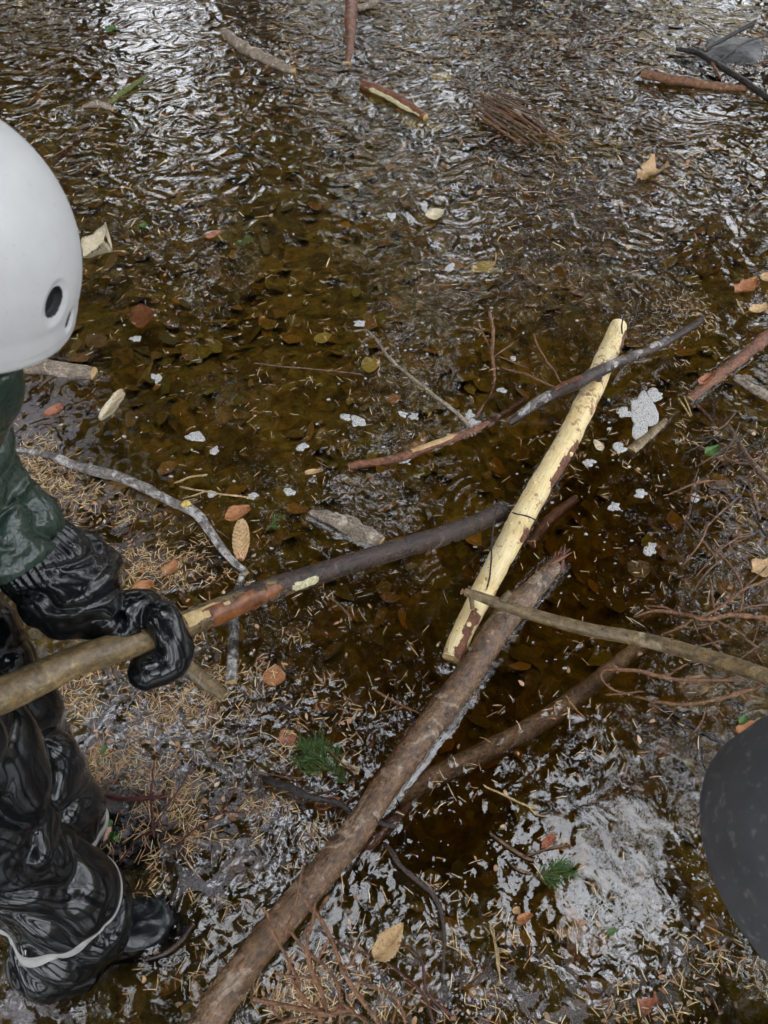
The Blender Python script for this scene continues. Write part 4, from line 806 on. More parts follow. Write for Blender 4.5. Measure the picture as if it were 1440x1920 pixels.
tag(link('floating_debris', raw_mesh('floating_debris', np.vstack([v1, v2]), np.vstack([f1, f2+len(v1)]), M['tint'], col=np.vstack([c1, c2]))), 'small brown bark crumbs and leaf bits floating among the needles', 'debris', kind='stuff')
# short broken twigs in the litter
v, f, c, _ = litter(900, (-1.2, 1.1), (0, 2.3), ND, [(.2, .1, .06), (.12, .06, .04), (.35, .22, .13)], (.03, .08), (.0009, .0018), 9, boost=1)
v2, f2, c2, _ = litter(5200, (-3.4, 3.6), (2.2, 6.2), ND, [(.25, .13, .08), (.15, .09, .06), (.4, .27, .17)], (.04, .13), (.0014, .0032), 10, boost=.7)
tag(link('twig_litter', raw_mesh('twig_litter', np.vstack([v, v2]), np.vstack([f, f2+len(v)]), M['tint'], col=np.vstack([c, c2]))), 'short broken twigs mixed into the floating litter', 'twig litter', kind='stuff')
# dark rock at upper right
r_ = bpy.data.meshes.new('r'); import bmesh
bm = bmesh.new(); bmesh.ops.create_icosphere(bm, subdivisions=5, radius=1)
for vv in bm.verts:
    c0 = np.array(vv.co); q = c0*np.array([.32, .2, .07])*(1+.25*float(fbm(c0[None], 1.6, 2, 4)[0])); vv.co = q
for fc in bm.faces: fc.smooth = True
bm.to_mesh(r_); bm.free(); r_.materials.append(M['rock']); ro = link('rock', r_); ro.location = P(1375, 118, -.052); tag(ro, 'dark flat rock just breaking the surface at the upper right, behind the black branch', 'rock')
# ------------------------------------------------------------------ people
def remesh(name, g, mat, parent, origin=None, voxel=.005, smooth_it=2, color=None):
    v = np.concatenate(g.v); me = raw_mesh(name, v, g.f, M[mat]); o = bpy.data.objects.new('tmp', me); COL.objects.link(o)
    md = o.modifiers.new('r', 'REMESH'); md.mode = 'VOXEL'; md.voxel_size = voxel; md.use_smooth_shade = True
    if smooth_it: ms = o.modifiers.new('s', 'SMOOTH'); ms.iterations = smooth_it; ms.factor = .5
    dg = bpy.context.evaluated_depsgraph_get(); dg.update(); ev = o.evaluated_get(dg); nm = bpy.data.meshes.new_from_object(ev)
    bpy.data.objects.remove(o); bpy.data.meshes.remove(me)
    n = len(nm.vertices); co = np.empty(n*3, np.float32); nm.vertices.foreach_get('co', co); co = co.reshape(-1, 3).astype(float)
    pl = np.array(world_loc(parent)) if parent else np.zeros(3)
    origin = co.mean(0) if origin is None else np.asarray(origin, float)
    nm.vertices.foreach_set('co', (co-origin).astype(np.float32).ravel()); nm.name = name
    nm.polygons.foreach_set('use_smooth', np.ones(len(nm.polygons), bool))
    nm.materials.clear(); nm.materials.append(M[mat]); nm.update()
    r = bpy.data.objects.new(name, nm); COL.objects.link(r)
    if parent: r.parent = parent
    r.location = Vector(origin-pl); return r
def folds(lam, amp, tw=.5, seed=0, s0=0.0, lo=.3):
    """cloth folds running round a limb: rounded bulges, sharp valleys, sagging and broken up"""
    def f(s, a, base):
        sag = s/lam+tw*np.sin(a+seed+s*2.5)+.35*np.sin(2*a+seed*2)
        q = np.stack([np.cos(a)*.6+sag*0, np.sin(a)*.6+sag*0, sag+a*0], -1)
        q = q+.45*np.stack([vnoise(q, .9, seed+k) for k in (11, 12, 13)], -1)
        n1 = vnoise(q, 1.0, seed); n2 = vnoise(q, 2.1, seed+3)
        cr = 1/(1+(n1/.13)**2)+.35/(1+(n2/.2)**2)
        return amp*(.5*vnoise(base, 9, seed+5)+1.1*np.abs(n1)**.7-.8*cr+.3)
    return f
def ball(g, c, r, n=20, mat3=None):
    c = np.asarray(c, float); V = [c+np.array([0, 0, r[2]])]; f = []
    for i in range(1, n):
        t = math.pi*i/n
        for j in range(2*n):
            p_ = math.pi*j/n; V.append(c+np.array([r[0]*math.sin(t)*math.cos(p_), r[1]*math.sin(t)*math.sin(p_), r[2]*math.cos(t)]))
    V.append(c-np.array([0, 0, r[2]])); m2 = 2*n
    for j in range(m2): f.append((0, 1+j, 1+(j+1) % m2)); f.append((len(V)-1, 1+(n-2)*m2+(j+1) % m2, 1+(n-2)*m2+j))
    for i in range(n-2):
        for j in range(m2): f.append((1+i*m2+j, 1+(i+1)*m2+j, 1+(i+1)*m2+(j+1) % m2, 1+i*m2+(j+1) % m2))
    V = np.array(V)
    if mat3 is not None: V = (V-c)@np.asarray(mat3).T+c
    g.add(V, f)
def rotm(axis, ang): return np.array(Matrix.Rotation(ang, 3, Vector(axis)))
def head_geo(g, c, R3, s=1.0):
    """child's head: cranium, jaw, nose, ears; face looks along local +Y"""
    T = lambda q: np.asarray(c)+R3@(np.asarray(q, float)*s)
    ball(g, c, (.074*s, .09*s, .092*s), 18, R3)
    ball(g, T((0, .028, -.052)), (.05*s, .052*s, .055*s), 14, R3)
    gtube(g, [T((0, .083, .004)), T((0, .094, -.014)), T((0, .102, -.03)), T((0, .088, -.036))], [.005*s, .008*s, .0105*s, .006*s], .004, 10, ref=(1, 0, 0), ends='round')
    for sx in (-1, 1):
        ball(g, T((sx*.031, .074, -.03)), (.022*s, .018*s, .018*s), 10, R3)
        gtube(g, [T((sx*.072, -.008, .012)), T((sx*.085, -.014, .004)), T((sx*.083, -.01, -.018)), T((sx*.072, -.002, -.03))], [.006*s, .009*s, .008*s, .005*s], .004, 10, ref=(0, .3, 1), ends='round')
    return T
def helmet(root, c, a, cz, R3, rimz, mat, name='helmet', vents=(), lip=.006, dirt=None, rows=110, cols=260):
    """bucket helmet: half ellipsoid carried a little below its widest line, rolled rim, recessed round vents"""
    c = np.asarray(c, float); a = np.asarray(a, float); al = np.array([a[0], a[1], cz])
    tmax = math.acos(-rimz/cz); t = np.linspace(0.0005, tmax, rows); p_ = np.linspace(0, 2*math.pi, cols, endpoint=False)
    n = np.stack([np.sin(t)[:, None]*np.cos(p_)[None], np.sin(t)[:, None]*np.sin(p_)[None], np.repeat(np.cos(t)[:, None], cols, 1)], -1)
    V = n*al; N_ = n/al; N_ /= np.linalg.norm(N_, axis=-1, keepdims=True)
    low = smooth(-.01, -rimz-.0, V[..., 2]) if False else smooth(tmax-.16, tmax, t)[:, None]
    V = V+N_*(lip*low[..., None]*.5)
    core = np.zeros(V.shape[:2], bool)
    for (o_, rw, rh, ang, dep) in vents:
        o_ = np.asarray(o_); nn = o_/al**2; nn /= np.linalg.norm(nn); e1 = np.cross([0, 0, 1.], nn); e1 /= np.linalg.norm(e1); e2 = np.cross(nn, e1)
        f1 = e1*math.cos(ang)+e2*math.sin(ang); f2 = -e1*math.sin(ang)+e2*math.cos(ang)
        d = V-o_; q = np.sqrt(((d@f1)/rw)**2+((d@f2)/rh)**2); near = (d@nn) > -.05
        V = V-nn*(dep*(1-smooth(.78, 1.0, q))+.003*(1-smooth(.95, 1.6, q)))[..., None]*near[..., None]; core |= (q < .995) & near
    L = [V]; rim = V[-1]; inn = rim*np.array([.972, .972, 1]); 
    prof = [(1.006, -.004), (1.0, -.0085), (.985, -.011), (.965, -.0085), (.955, -.004), (.93, -.001), (.89, .0)]
    for s_, dz in prof: L.append((rim*np.array([s_, s_, 1])+np.array([0, 0, dz]))[None])
    V = np.concatenate(L); nr = V.shape[0]; idx = np.arange(nr*cols).reshape(nr, cols)
    A = idx[:-1]; D = idx[1:]; f = np.stack([A, D, np.roll(D, -1, 1), np.roll(A, -1, 1)], -1).reshape(-1, 4)
    cm = np.zeros((nr-1, cols), bool); cm[:rows-1] = core[:-1] & core[1:]; cmf = cm.reshape(-1)
    W3 = (V.reshape(-1, 3))@R3.T+c
    g = G(); g.add(W3, f[~cmf].tolist()); g.add(np.array([W3[0]]), [])
    o = obj(name, g, M[mat], root, c)
    if cmf.any():
        ff = f[cmf]; used = np.unique(ff); mp = -np.ones(len(W3), int); mp[used] = np.arange(len(used)); 
        # connected groups -> one vent each
        cent = W3[ff].mean(1); ws = [c+R3@np.asarray(v_[0]) for v_ in vents]; own = np.argmin(np.stack([np.linalg.norm(cent-w, axis=1) for w in ws]), 0)
        for k in range(len(vents)):
            fk = ff[own == k]
            if len(fk) == 0: continue
            used = np.unique(fk); mp = -np.ones(len(W3), int); mp[used] = np.arange(len(used)); gv = G(); gv.add(W3[used], mp[fk].tolist()); obj('vent', gv, M['black'], o)
    # closing inner liner
    g = G(); t2 = np.linspace(.01, tmax*.98, 30); n2 = np.stack([np.sin(t2)[:, None]*np.cos(p_[::4])[None], np.sin(t2)[:, None]*np.sin(p_[::4])[None], np.repeat(np.cos(t2)[:, None], cols//4, 1)], -1)*(al*.86)
    i2 = np.arange(n2.shape[0]*n2.shape[1]).reshape(n2.shape[:2]); A = i2[:-1]; D = i2[1:]
    g.add(n2.reshape(-1, 3)@R3.T+c, np.stack([A, D, np.roll(D, -1, 1), np.roll(A, -1, 1)], -1).reshape(-1, 4).tolist()); obj('liner', g, M['black'], o)
    return o
def surf_pt(px, py, c, al, R3):
    """where the camera ray through a photo pixel meets the helmet, in helmet space"""
    o_ = R3.T@(np.array([0, 0, H])-c); d = R3.T@ray(px, py); A = ((d/al)**2).sum(); B = 2*((o_*d)/al**2).sum(); C = ((o_/al)**2).sum()-1
    t = (-B-math.sqrt(max(0, B*B-4*A*C)))/(2*A); return o_+d*t

# --- left child in black rain trousers, green jacket, black mittens, white helmet
hc = PD(-122, 480, .72); al = np.array([.1315, .134, .146]); RH = rotm((0, 1, 0), math.radians(26))@rotm((1, 0, 0), math.radians(-8))
root = empty('person', (P(60, 1700, 0)+P(110, 1540, 0))/2, 'child in white helmet, green jacket and glossy black rain trousers, holding the long pole', 'person')
hipL, hipR = P(-200, 1130, .6), P(-190, 1290, .58)
neck = hc+np.array([-.05, -.05, -.16]); chest = neck+np.array([-.15, -.07, -.12]); pelvis = (hipL+hipR)/2
Rhead = rotm((0, 0, 1), math.radians(-60))@rotm((1, 0, 0), math.radians(-22))
hd = hc+np.array([-.005, -.01, -.035])
footR, kneeR = P(138, 1740, .03), P(5, 1530, .33); footL, kneeL = P(100, 1560, .03), P(30, 1405, .33)
shR = PD(-130, 790, .88); elR = PD(-52, 925, 1.0); wrR = PD(52, 1060, 1.06); shL = chest+np.array([-.08, .14, .06])
hand0 = PD(185, 1155, 1.13); hand1 = PD(245, 1168, 1.15)
elL = PD(-240, 1050, .95); wrL = PD(-190, 1290, .86); haL = PD(-170, 1355, .85)
g = G(); T_ = head_geo(g, hd, Rhead, .98)
gtube(g, [hd+np.array([-.02, -.02, -.05]), neck, chest], [.045, .045, .07], .01, 16, ref=(0, 1, 0))
gtube(g, [neck, chest, (chest+pelvis)/2, pelvis], [.05, .1, .095, .1], .01, 20, ref=(1, 0, 0), squash=(1.1, .85), ends='round')
for a_, b_, c_, foot in ((hipL, kneeL, footL, 0), (hipR, kneeR, footR, 0)):
    gtube(g, [pelvis*.5+a_*.5, a_, b_, c_], [.07, .068, .046, .032], .01, 16, ref=(1, 0, 0), ends='round')
    gtube(g, [c_+np.array([-.03, 0, -.04]), c_+np.array([.11, .01, -.045])], [.028, .024], .01, 12, ends='round')
for pts_ in ([chest, shR, elR, wrR, hand0, hand1], [chest, shL, elL, wrL, haL]):
    gtube(g, pts_, [.05, .045, .034, .022, .018, .012][:len(pts_)], .01, 14, ref=(0, 1, .2), ends='round')
remesh('body', g, 'skin', root, voxel=.005, smooth_it=3)
for sx in (-1, 1):
    g = G(); ball(g, T_((sx*.029, .078, -.002)), (.011, .0095, .011), 10, Rhead); e = obj('eye', g, M['eye'], root)
    g = G(); ball(g, T_((sx*.029, .0862, -.002)), (.0052, .002, .0052), 8, Rhead); obj('iris', g, M['black'], e)
g = G(); gtube(g, [T_((-.02, .074, -.06)), T_((0, .084, -.06)), T_((.02, .074, -.06))], [.002, .0048, .002], .004, 8, ends='round'); obj('lips', g, M['lip'], root)
g = G(); ball(g, T_((0, -.018, .006)), (.079, .085, .092), 18, Rhead)
v = g.v[0]; v += (fbm(v, 60, 3, 2)*.003)[:, None]; 
obj('hair', g, M['hair'], root)
# trousers: one continuous mesh with folds
g = G()
def leg(g, hip, kn, ft, r0, r1, r2, seed):
    thigh = (hip+kn)/2+np.array([.012, 0, .0]); shin = (kn+ft)/2+np.array([.01, -.01, 0])
    pts_ = [pelvis*.45+hip*.55, hip, thigh, kn, shin, ft+np.array([0, 0, .035]), ft+np.array([0, 0, -.04])]
    fo = folds(.1, .022, .6, seed); 
    gtube(g, pts_, [r0*.9, r0, r0*.93, r1, r1*1.1, r2, r2*.92], .0045, 120, ref=(0, 1, .0), disp=fo); return pts_, fo
LR, foR = leg(g, hipR, kneeR, footR, .1, .078, .102, 3)
LL, foL = leg(g, hipL, kneeL, footL, .1, .076, .092, 8)
gtube(g, [pelvis-np.array([0, 0, .03]), pelvis+(chest-pelvis)*.35], [.13, .125], .006, 90, ref=(1, 0, 0), disp=folds(.09, .012, .6, 5), squash=(1.1, 1))
remesh('trousers', g, 'black_rain', root, voxel=.0034, smooth_it=3)
# reflective stripes: bands round the trouser hems following the same folds
def band(pts_, rad, disp, f0, f1, seed, tilt, a0=math.pi, a1=3*math.pi):
    c, r = resample(pts_, rad, .0045); s = np.concatenate([[0], np.cumsum(np.linalg.norm(np.diff(c, axis=0), axis=1))]); n = len(c)
    T = np.gradient(c, axis=0); T /= np.linalg.norm(T, axis=1)[:, None]; side = np.cross(T, (0, 1, 0)); side /= np.linalg.norm(side, axis=1)[:, None]; up = np.cross(side, T)
    ang = np.linspace(a0, a1, 150); K = 9; V = np.zeros((K, 150, 3))
    for k in range(K):
        S_ = s[-1]*(f0+(f1-f0)*k/(K-1))+tilt*np.sin(ang+seed)
        ci = np.stack([np.interp(S_, s, c[:, i]) for i in range(3)], -1); ri = np.interp(S_, s, r)
        ui = np.stack([np.interp(S_, s, up[:, i]) for i in range(3)], -1); si = np.stack([np.interp(S_, s, side[:, i]) for i in range(3)], -1)
        d = ui*np.cos(ang)[:, None]+si*np.sin(ang)[:, None]; base = ci+d*ri[:, None]
        R = ri+disp(S_, ang, base)+(.0028 if 0 < k < K-1 else -.003); V[k] = ci+d*R[:, None]
    idx = np.arange(K*150).reshape(K, 150); g = G(); g.add(V.reshape(-1, 3), np.stack([idx[:-1, :-1], idx[1:, :-1], idx[1:, 1:], idx[:-1, 1:]], -1).reshape(-1, 4).tolist())
    obj('reflective_stripe', g, M['stripe'], root)
band(LR, [.09, .1, .093, .078, .0858, .102, .094], foR, .782, .797, -.6, .026)
band(LL, [.09, .1, .0912, .076, .0836, .092, .085], foL, .8, .84, .6, .02)
# boots
def boot(ft, d, r, seed):
    d = np.array(d, float); d /= np.linalg.norm(d); g = G()
    gtube(g, [ft+np.array([0, 0, .12]), ft+np.array([0, 0, .02]), ft-np.array([0, 0, .05])], [.052, .05, .05], .006, 30, ref=(0, 1, 0), ends='round')
    gtube(g, [ft-d*.05+np.array([0, 0, -.045]), ft+d*.04+np.array([0, 0, -.032]), ft+d*.12+np.array([0, 0, -.035]), ft+d*.175+np.array([0, 0, -.05])], [.048, .052, .05, .043], .006, 34, ends='round', disp=folds(.04, .005, .3, seed))
    b = remesh('boot', g, 'boot', root, voxel=.004, smooth_it=3)
    g = G(); gtube(g, [ft-d*.055+np.array([0, 0, -.088]), ft+d*.06+np.array([0, 0, -.086]), ft+d*.175+np.array([0, 0, -.088])], [.05, .05, .05], .01, 26, squash=(1, .3), ends='round'); obj('sole', g, M['black'], b)
boot(footR-np.array([0, 0, .022]), P(352, 1730, 0)-P(140, 1755, 0), 1, 2)
boot(footL-np.array([0, 0, .05]), P(240, 1520, 0)-P(110, 1540, 0), 1, 4)
# jacket
g = G()
gtube(g, [hd+np.array([-.02, -.025, -.045]), neck+np.array([0, 0, .02]), chest, (chest+pelvis)/2, pelvis+(chest-pelvis)*.12], [.074, .078, .11, .115, .12], .006, 110, ref=(1, 0, 0), disp=folds(.11, .012, .5, 12), squash=(1.05, .95))
fs = folds(.06, .019, .7, 15)
gtube(g, [chest, shR, (shR+elR)/2, elR, (elR+wrR)/2, wrR+(elR-wrR)*.12], [.075, .065, .056, .058, .064, .058], .004, 110, ref=(0, 1, .3), disp=fs)
gtube(g, [chest, shL, elL, wrL], [.085, .078, .065, .058], .005, 100, ref=(0, 1, .3), disp=folds(.075, .014, .6, 17))
remesh('jacket', g, 'green_rain', root, voxel=.0036, smooth_it=1)
# mittens: gauntlet with gathered wrist, mitten hand closed round the pole, thumb
def cuff_disp(s, a, base):
    gather = .0035*np.sin(a*34+3*vnoise(base, 30, 4))*np.exp(-((s-.018)/.02)**2)
    return gather+folds(.045, .010, .45, 23)(s, a, base)*smooth(.01, .05, s)
g = G(); W0 = PD(62, 1040, 1.085)
gtube(g, [W0+(elR-wrR)*.12, PD(92, 1062, 1.1), PD(130, 1098, 1.12), PD(160, 1128, 1.13), PD(190, 1150, 1.135), PD(214, 1168, 1.135)], [.062, .067, .076, .07, .046, .034], .003, 150, ref=(0, 1, .3), disp=cuff_disp)
def hand_disp(s, a, base): return .0022*vnoise(base, 34, 7)-.0016/(1+(vnoise(base, 22, 8)/.08)**2)
# palm and back of hand above/behind the pole, then four fingers in the mitten shell closing over and under
ax = HP[4]-HP[3]; ax /= np.linalg.norm(ax); view = ray(280, 1190); view /= np.linalg.norm(view); upv = np.cross(ax, view); upv /= np.linalg.norm(upv)
if upv[2] < 0: upv = -upv
toc = -view
def pole_pt(px):
    xs_ = [to_px(*q)[0] for q in HP]; i = int(np.searchsorted(xs_, px)); t = (px-xs_[i-1])/(xs_[i]-xs_[i-1]); return HP[i-1]*(1-t)+HP[i]*t
pr_ = .031
def around(px, ang, rr): # ang 0 = above, 90 = towards the camera, 180 = below
    c0 = pole_pt(px); a_ = math.radians(ang); return c0+(upv*math.cos(a_)+toc*math.sin(a_))*rr
gtube(g, [PD(196, 1155, 1.13), around(228, -18, 0.0370), around(262, -8, 0.0420), around(290, 15, 0.0390), around(306, 50, 0.0370)], [.036, .041, .041, .036, .03], .003, 60, ref=tuple(toc), disp=hand_disp, ends='round')
gtube(g, [around(292, 10, 0.0400), around(307, 55, 0.0380), around(315, 95, 0.0390), around(315, 135, 0.0400), around(304, 164, 0.0450), around(278, 180, 0.0480), around(240, 186, 0.0490), around(222, 186, 0.0480)], [.033, .03, .027, .029, .032, .032, .028, .018], .003, 60, ref=tuple(ax), disp=hand_disp, ends='round')
gtube(g, [around(300, 150, 0.0360), around(285, 172, 0.0380), around(255, 190, 0.0420)], [.022, .025, .02], .003, 50, ref=tuple(ax), disp=hand_disp, ends='round')
gtube(g, [PD(196, 1168, 1.12), around(214, 12, 0.0390), around(236, 30, 0.0370)], [.026, .018, .012], .003, 40, ref=tuple(toc), disp=hand_disp, ends='round')
remesh('mitten', g, 'black_rain', root, voxel=.0026, smooth_it=2)
g = G(); gtube(g, [elL*.15+wrL*.85, wrL, haL], [.07, .06, .05], .004, 80, ref=(0, 1, .3), disp=folds(.05, .006, .4, 27))
gtube(g, [haL, haL+np.array([.03, .01, -.02]), haL+np.array([.05, 0, -.07]), haL+np.array([.01, -.02, -.1])], [.045, .038, .032, .028], .004, 50, ref=(0, 1, 0), ends='round')
gtube(g, [haL, haL+np.array([-.02, -.04, -.02]), haL+np.array([.0, -.06, -.06])], [.028, .02, .016], .004, 30, ref=(0, 1, 0), ends='round'); remesh('mitten', g, 'black_rain', root, voxel=.0035, smooth_it=2)
v1_ = surf_pt(107, 570, hc, al, RH); v2_ = surf_pt(131, 600, hc, al, RH)
vents = [(v1_, .0125, .0165, math.radians(-24), .007), (v2_, .0075, .0105, math.radians(-10), .005), (v1_*np.array([-1, 1, 1]), .0125, .0165, .3, .007), (v2_*np.array([-1, 1, 1]), .0075, .0105, .3, .005)]
hl = helmet(root, hc, al[:2], al[2], RH, .026, 'helmet_white', vents=vents, rows=300, cols=680); 
g = G()
for sx in (-1, 1): gtube(g, [hd+Rhead@np.array([sx*.085, .0, .0]), hd+Rhead@np.array([sx*.075, .02, -.06]), hd+Rhead@np.array([0, .035, -.115])], [.007, .007, .007], .01, 8, squash=(1, .3))
obj('chin_strap', g, M['strap'], root)

# --- right child, mostly outside the frame: dark grey helmet, navy jacket
c2 = PD(1590, 1588, .72); al2 = np.array([.127, .136, .14]); R2 = rotm((0, 1, 0), math.radians(10))
root2 = empty('person', np.array([c2[0]+.12, c2[1]-.16, 0]), 'person at the right edge of whom only the matte dark grey helmet shows', 'person')
nk = c2+np.array([.07, -.03, -.15]); chs = nk+np.array([.15, -.07, -.09]); pv = np.array([c2[0]+.36, c2[1]-.2, .42])
Rh2 = rotm((0, 0, 1), math.radians(20))@rotm((1, 0, 0), math.radians(-30)); g = G(); T2 = head_geo(g, c2+np.array([0, 0, -.035]), Rh2, .98)
gtube(g, [c2-np.array([0, 0, .06]), nk, chs], [.045, .045, .06], .01, 14, ref=(0, 1, 0)); gtube(g, [nk, chs, pv], [.05, .09, .09], .01, 16, ref=(1, 0, 0), ends='round')
ft2 = [np.array([pv[0]+.14, pv[1]+.09, .0]), np.array([pv[0]+.16, pv[1]-.1, .0])]; kn2 = [np.array([pv[0]+.04, pv[1]+.07, .25]), np.array([pv[0]+.06, pv[1]-.1, .25])]
for f_, k_ in zip(ft2, kn2): gtube(g, [pv, k_, f_], [.065, .046, .035], .01, 14, ref=(0, 1, 0), ends='round'); gtube(g, [f_-np.array([-.03, 0, .06]), f_+np.array([-.1, .03, -.06])], [.03, .028], .01, 12, ends='round')
hA = rpp[-1]+np.array([.0, .0, .02]); sh2 = chs+np.array([.02, .1, .02]); el2 = (sh2+hA)/2+np.array([.1, .02, -.05])
gtube(g, [chs, sh2, el2, hA], [.05, .042, .033, .026], .01, 12, ref=(0, 1, 0), ends='round')
sh3 = chs+np.array([.02, -.1, 0]); el3 = sh3+np.array([.1, .03, -.16]); h3 = el3+np.array([.0, .16, -.02]); gtube(g, [chs, sh3, el3, h3], [.05, .042, .033, .026], .01, 12, ref=(0, 1, 0), ends='round')
remesh('body', g, 'skin', root2, voxel=.006, smooth_it=3)
for sx in (-1, 1): g = G(); ball(g, T2((sx*.029, .078, -.002)), (.011, .0095, .011), 8, Rh2); obj('eye', g, M['eye'], root2)
g = G(); gtube(g, [nk, chs, (chs+pv)/2, pv], [.075, .12, .12, .125], .007, 80, ref=(1, 0, 0), disp=folds(.1, .01, .5, 33))
gtube(g, [chs, sh2, el2, el2*.15+hA*.85], [.075, .07, .058, .05], .006, 60, ref=(0, 1, 0), disp=folds(.07, .01, .5, 35)); gtube(g, [chs, sh3, el3, el3*.15+h3*.85], [.075, .07, .058, .05], .006, 60, ref=(0, 1, 0), disp=folds(.07, .01, .5, 36))
remesh('jacket', g, 'navy', root2, voxel=.005)
g = G()
for f_, k_ in zip(ft2, kn2): gtube(g, [pv+(0, 0, .04), k_, f_+(0, 0, .05)], [.1, .075, .08], .006, 70, ref=(0, 1, 0), disp=folds(.07, .014, .5, 37))
remesh('trousers', g, 'black_rain', root2, voxel=.005)
for f_ in ft2: g = G(); gtube(g, [f_+(0, 0, .1), f_, f_-(0, 0, .05)], [.048, .046, .046], .01, 20, ref=(0, 1, 0), ends='round'); gtube(g, [f_+(.04, 0, -.05), f_+(-.04, .01, -.045), f_+(-.12, .03, -.055)], [.045, .045, .04], .01, 20, ends='round'); remesh('boot', g, 'boot', root2, voxel=.006)
for h_, d_ in ((hA, rpp[-1]-rpp[-2]), (h3, np.array([0, 1., 0]))):
    g = G(); d_ = d_/np.linalg.norm(d_); q = np.cross(d_, [0, 0, 1]); q /= np.linalg.norm(q)
    gtube(g, [h_+q*.03+(0, 0, .05), h_+(0, 0, .035), h_-q*.045+(0, 0, .0), h_-q*.03-(0, 0, .045), h_+(0, 0, -.05)], [.04, .034, .025, .022, .018], .005, 30, ref=tuple(d_), ends='round'); gtube(g, [h_+q*.035+(0, 0, .03), h_+q*.045, h_+q*.02-(0, 0, .045)], [.02, .017, .014], .005, 20, ref=tuple(d_), ends='round'); remesh('mitten', g, 'black_rain', root2, voxel=.004)
helmet(root2, c2, al2[:2], al2[2], R2, .034, 'helmet_grey', rows=80, cols=200)

# ------------------------------------------------------------------ trees round the pond (seen mirrored in the water, some added to darken it)
def foliage_mat(name, c1, c2):
    m = NT(name); i = m.n('NewGeometry'); c = m.mix(m.noise(m.obj(), 1.3, 2), c1, c2); return m.fin(col=c, rough=.7)
M['needles_dark'] = foliage_mat('dark spruce needles', (.012, .03, .012), (.035, .065, .022)); M['trunk'] = simple('tree trunk bark', (.05, .038, .03), (.12, .095, .08), 9, .9, .8, .03)
def spruce(h, rb, seed, nb=90, start=.12, per=26):
    rng = np.random.default_rng(seed); root = empty('spruce_tree', (0, 0, 0)); g = G()
    gtube(g, [(0, 0, -.3), (0, 0, h*.3), (.05, .03, h*.7), (0, 0, h)], [.17*h/14, .13*h/14, .07*h/14, .01], .5, 12, .08, 3, ref=(0, 1, 0)); lg_ = G(); V = []; 
    for k in range(nb):
        t = start+(1-start)*(k/nb)**.9; z = h*t; az = rng.uniform(0, 6.283); L = rb*(1-t)**.75*rng.uniform(.6, 1.1)+.25; dr = -.25-.25*rng.random()
        d = np.array([math.cos(az), math.sin(az), 0]); q = [np.array([0, 0, z])+d*L*s_+np.array([0, 0, dr*L*s_*s_*1.0+.05*L*s_]) for s_ in (0, .35, .7, 1)]
        gtube(g, q, [.022, .016, .01, .004], 1.0, 4, ref=(0, .1, 1))
        for j in range(per):
            s_ = rng.uniform(.12, 1); c = np.array([0, 0, z])+d*L*s_+np.array([0, 0, dr*L*s_*s_+.05*L*s_]); sd = np.array([-d[1], d[0], 0])*rng.choice([-1, 1])
            e = d*.5+sd*rng.uniform(.3, 1)+np.array([0, 0, rng.uniform(-.7, -.1)]); e /= np.linalg.norm(e); l = rng.uniform(.18, .5)*(1.15-s_*.5); w = rng.uniform(.04, .085); n_ = np.cross(e, rng.normal(0, 1, 3)); n_ /= np.linalg.norm(n_)
            V.append([c-n_*w*.4, c+e*l*.5-n_*w, c+e*l, c+e*l*.5+n_*w])
    V = np.array(V); F4 = np.arange(len(V)*4).reshape(-1, 4); tr = obj('trunk', g, M['trunk'], root, (0, 0, 0))
    link('crown', raw_mesh('crown', V.reshape(-1, 3), F4, M['needles_dark'], smooth_=False), root); return root
def bare_tree(h, seed):
    rng = np.random.default_rng(seed); root = empty('birch_tree', (0, 0, 0)); tg = G(); bg_ = G()
    gtube(tg, [(0, 0, -.3), (.1, .05, h*.3), (-.05, .1, h*.6), (.15, 0, h)], [.15, .12, .08, .02], .5, 12, .06, 3, ref=(0, 1, 0))
    def br(p, d, L, r, dep):
        q = [p]; dd = d.copy()
        for k in range(3):
            dd = dd+rng.normal(0, .16, 3)+np.array([0, 0, .04 if dep < 2 else -.06]); dd /= np.linalg.norm(dd); q.append(q[-1]+dd*L/3)
        gtube(bg_, q, [r, r*.75, r*.5, r*.28], 5, 4 if dep else 6, ref=(0.1, .9, .2))
        if dep < 3:
            for k in range((9, 8, 5)[dep]):
                t = rng.uniform(.2, 1); i = min(2, int(t*3)); pp_ = q[i]+(q[i+1]-q[i])*(t*3-i); s_ = rng.normal(0, 1, 3); s_ /= np.linalg.norm(s_); nd = dd*.6+s_*.75; nd /= np.linalg.norm(nd); br(pp_, nd, L*rng.uniform(.35, .6), r*.42, dep+1)
    for k in range(13):
        z = h*(.32+.62*k/13); az = k*2.4+rng.uniform(-.4, .4); d0 = np.array([math.cos(az), math.sin(az), rng.uniform(.25, .8)]); br(np.array([0, .05, z]), d0/np.linalg.norm(d0), (1-z/h)*3.2+.9, .055, 0)
    obj('trunk', tg, M['trunk'], root, (0, 0, 0)); obj('branches', bg_, M['twigbark'], root, (0, 0, 0)); return root
M['twigbark'] = simple('birch twig bark', (.02, .015, .013), (.05, .04, .035), 30, .7)
protos = [spruce(15, 2.9, 1, 150, .16, 46), spruce(13, 1.9, 2, 90, .3, 34), spruce(16, 1.6, 3, 70, .5, 30), bare_tree(11, 5), spruce(15, 2.6, 4, 130, .3, 46)]
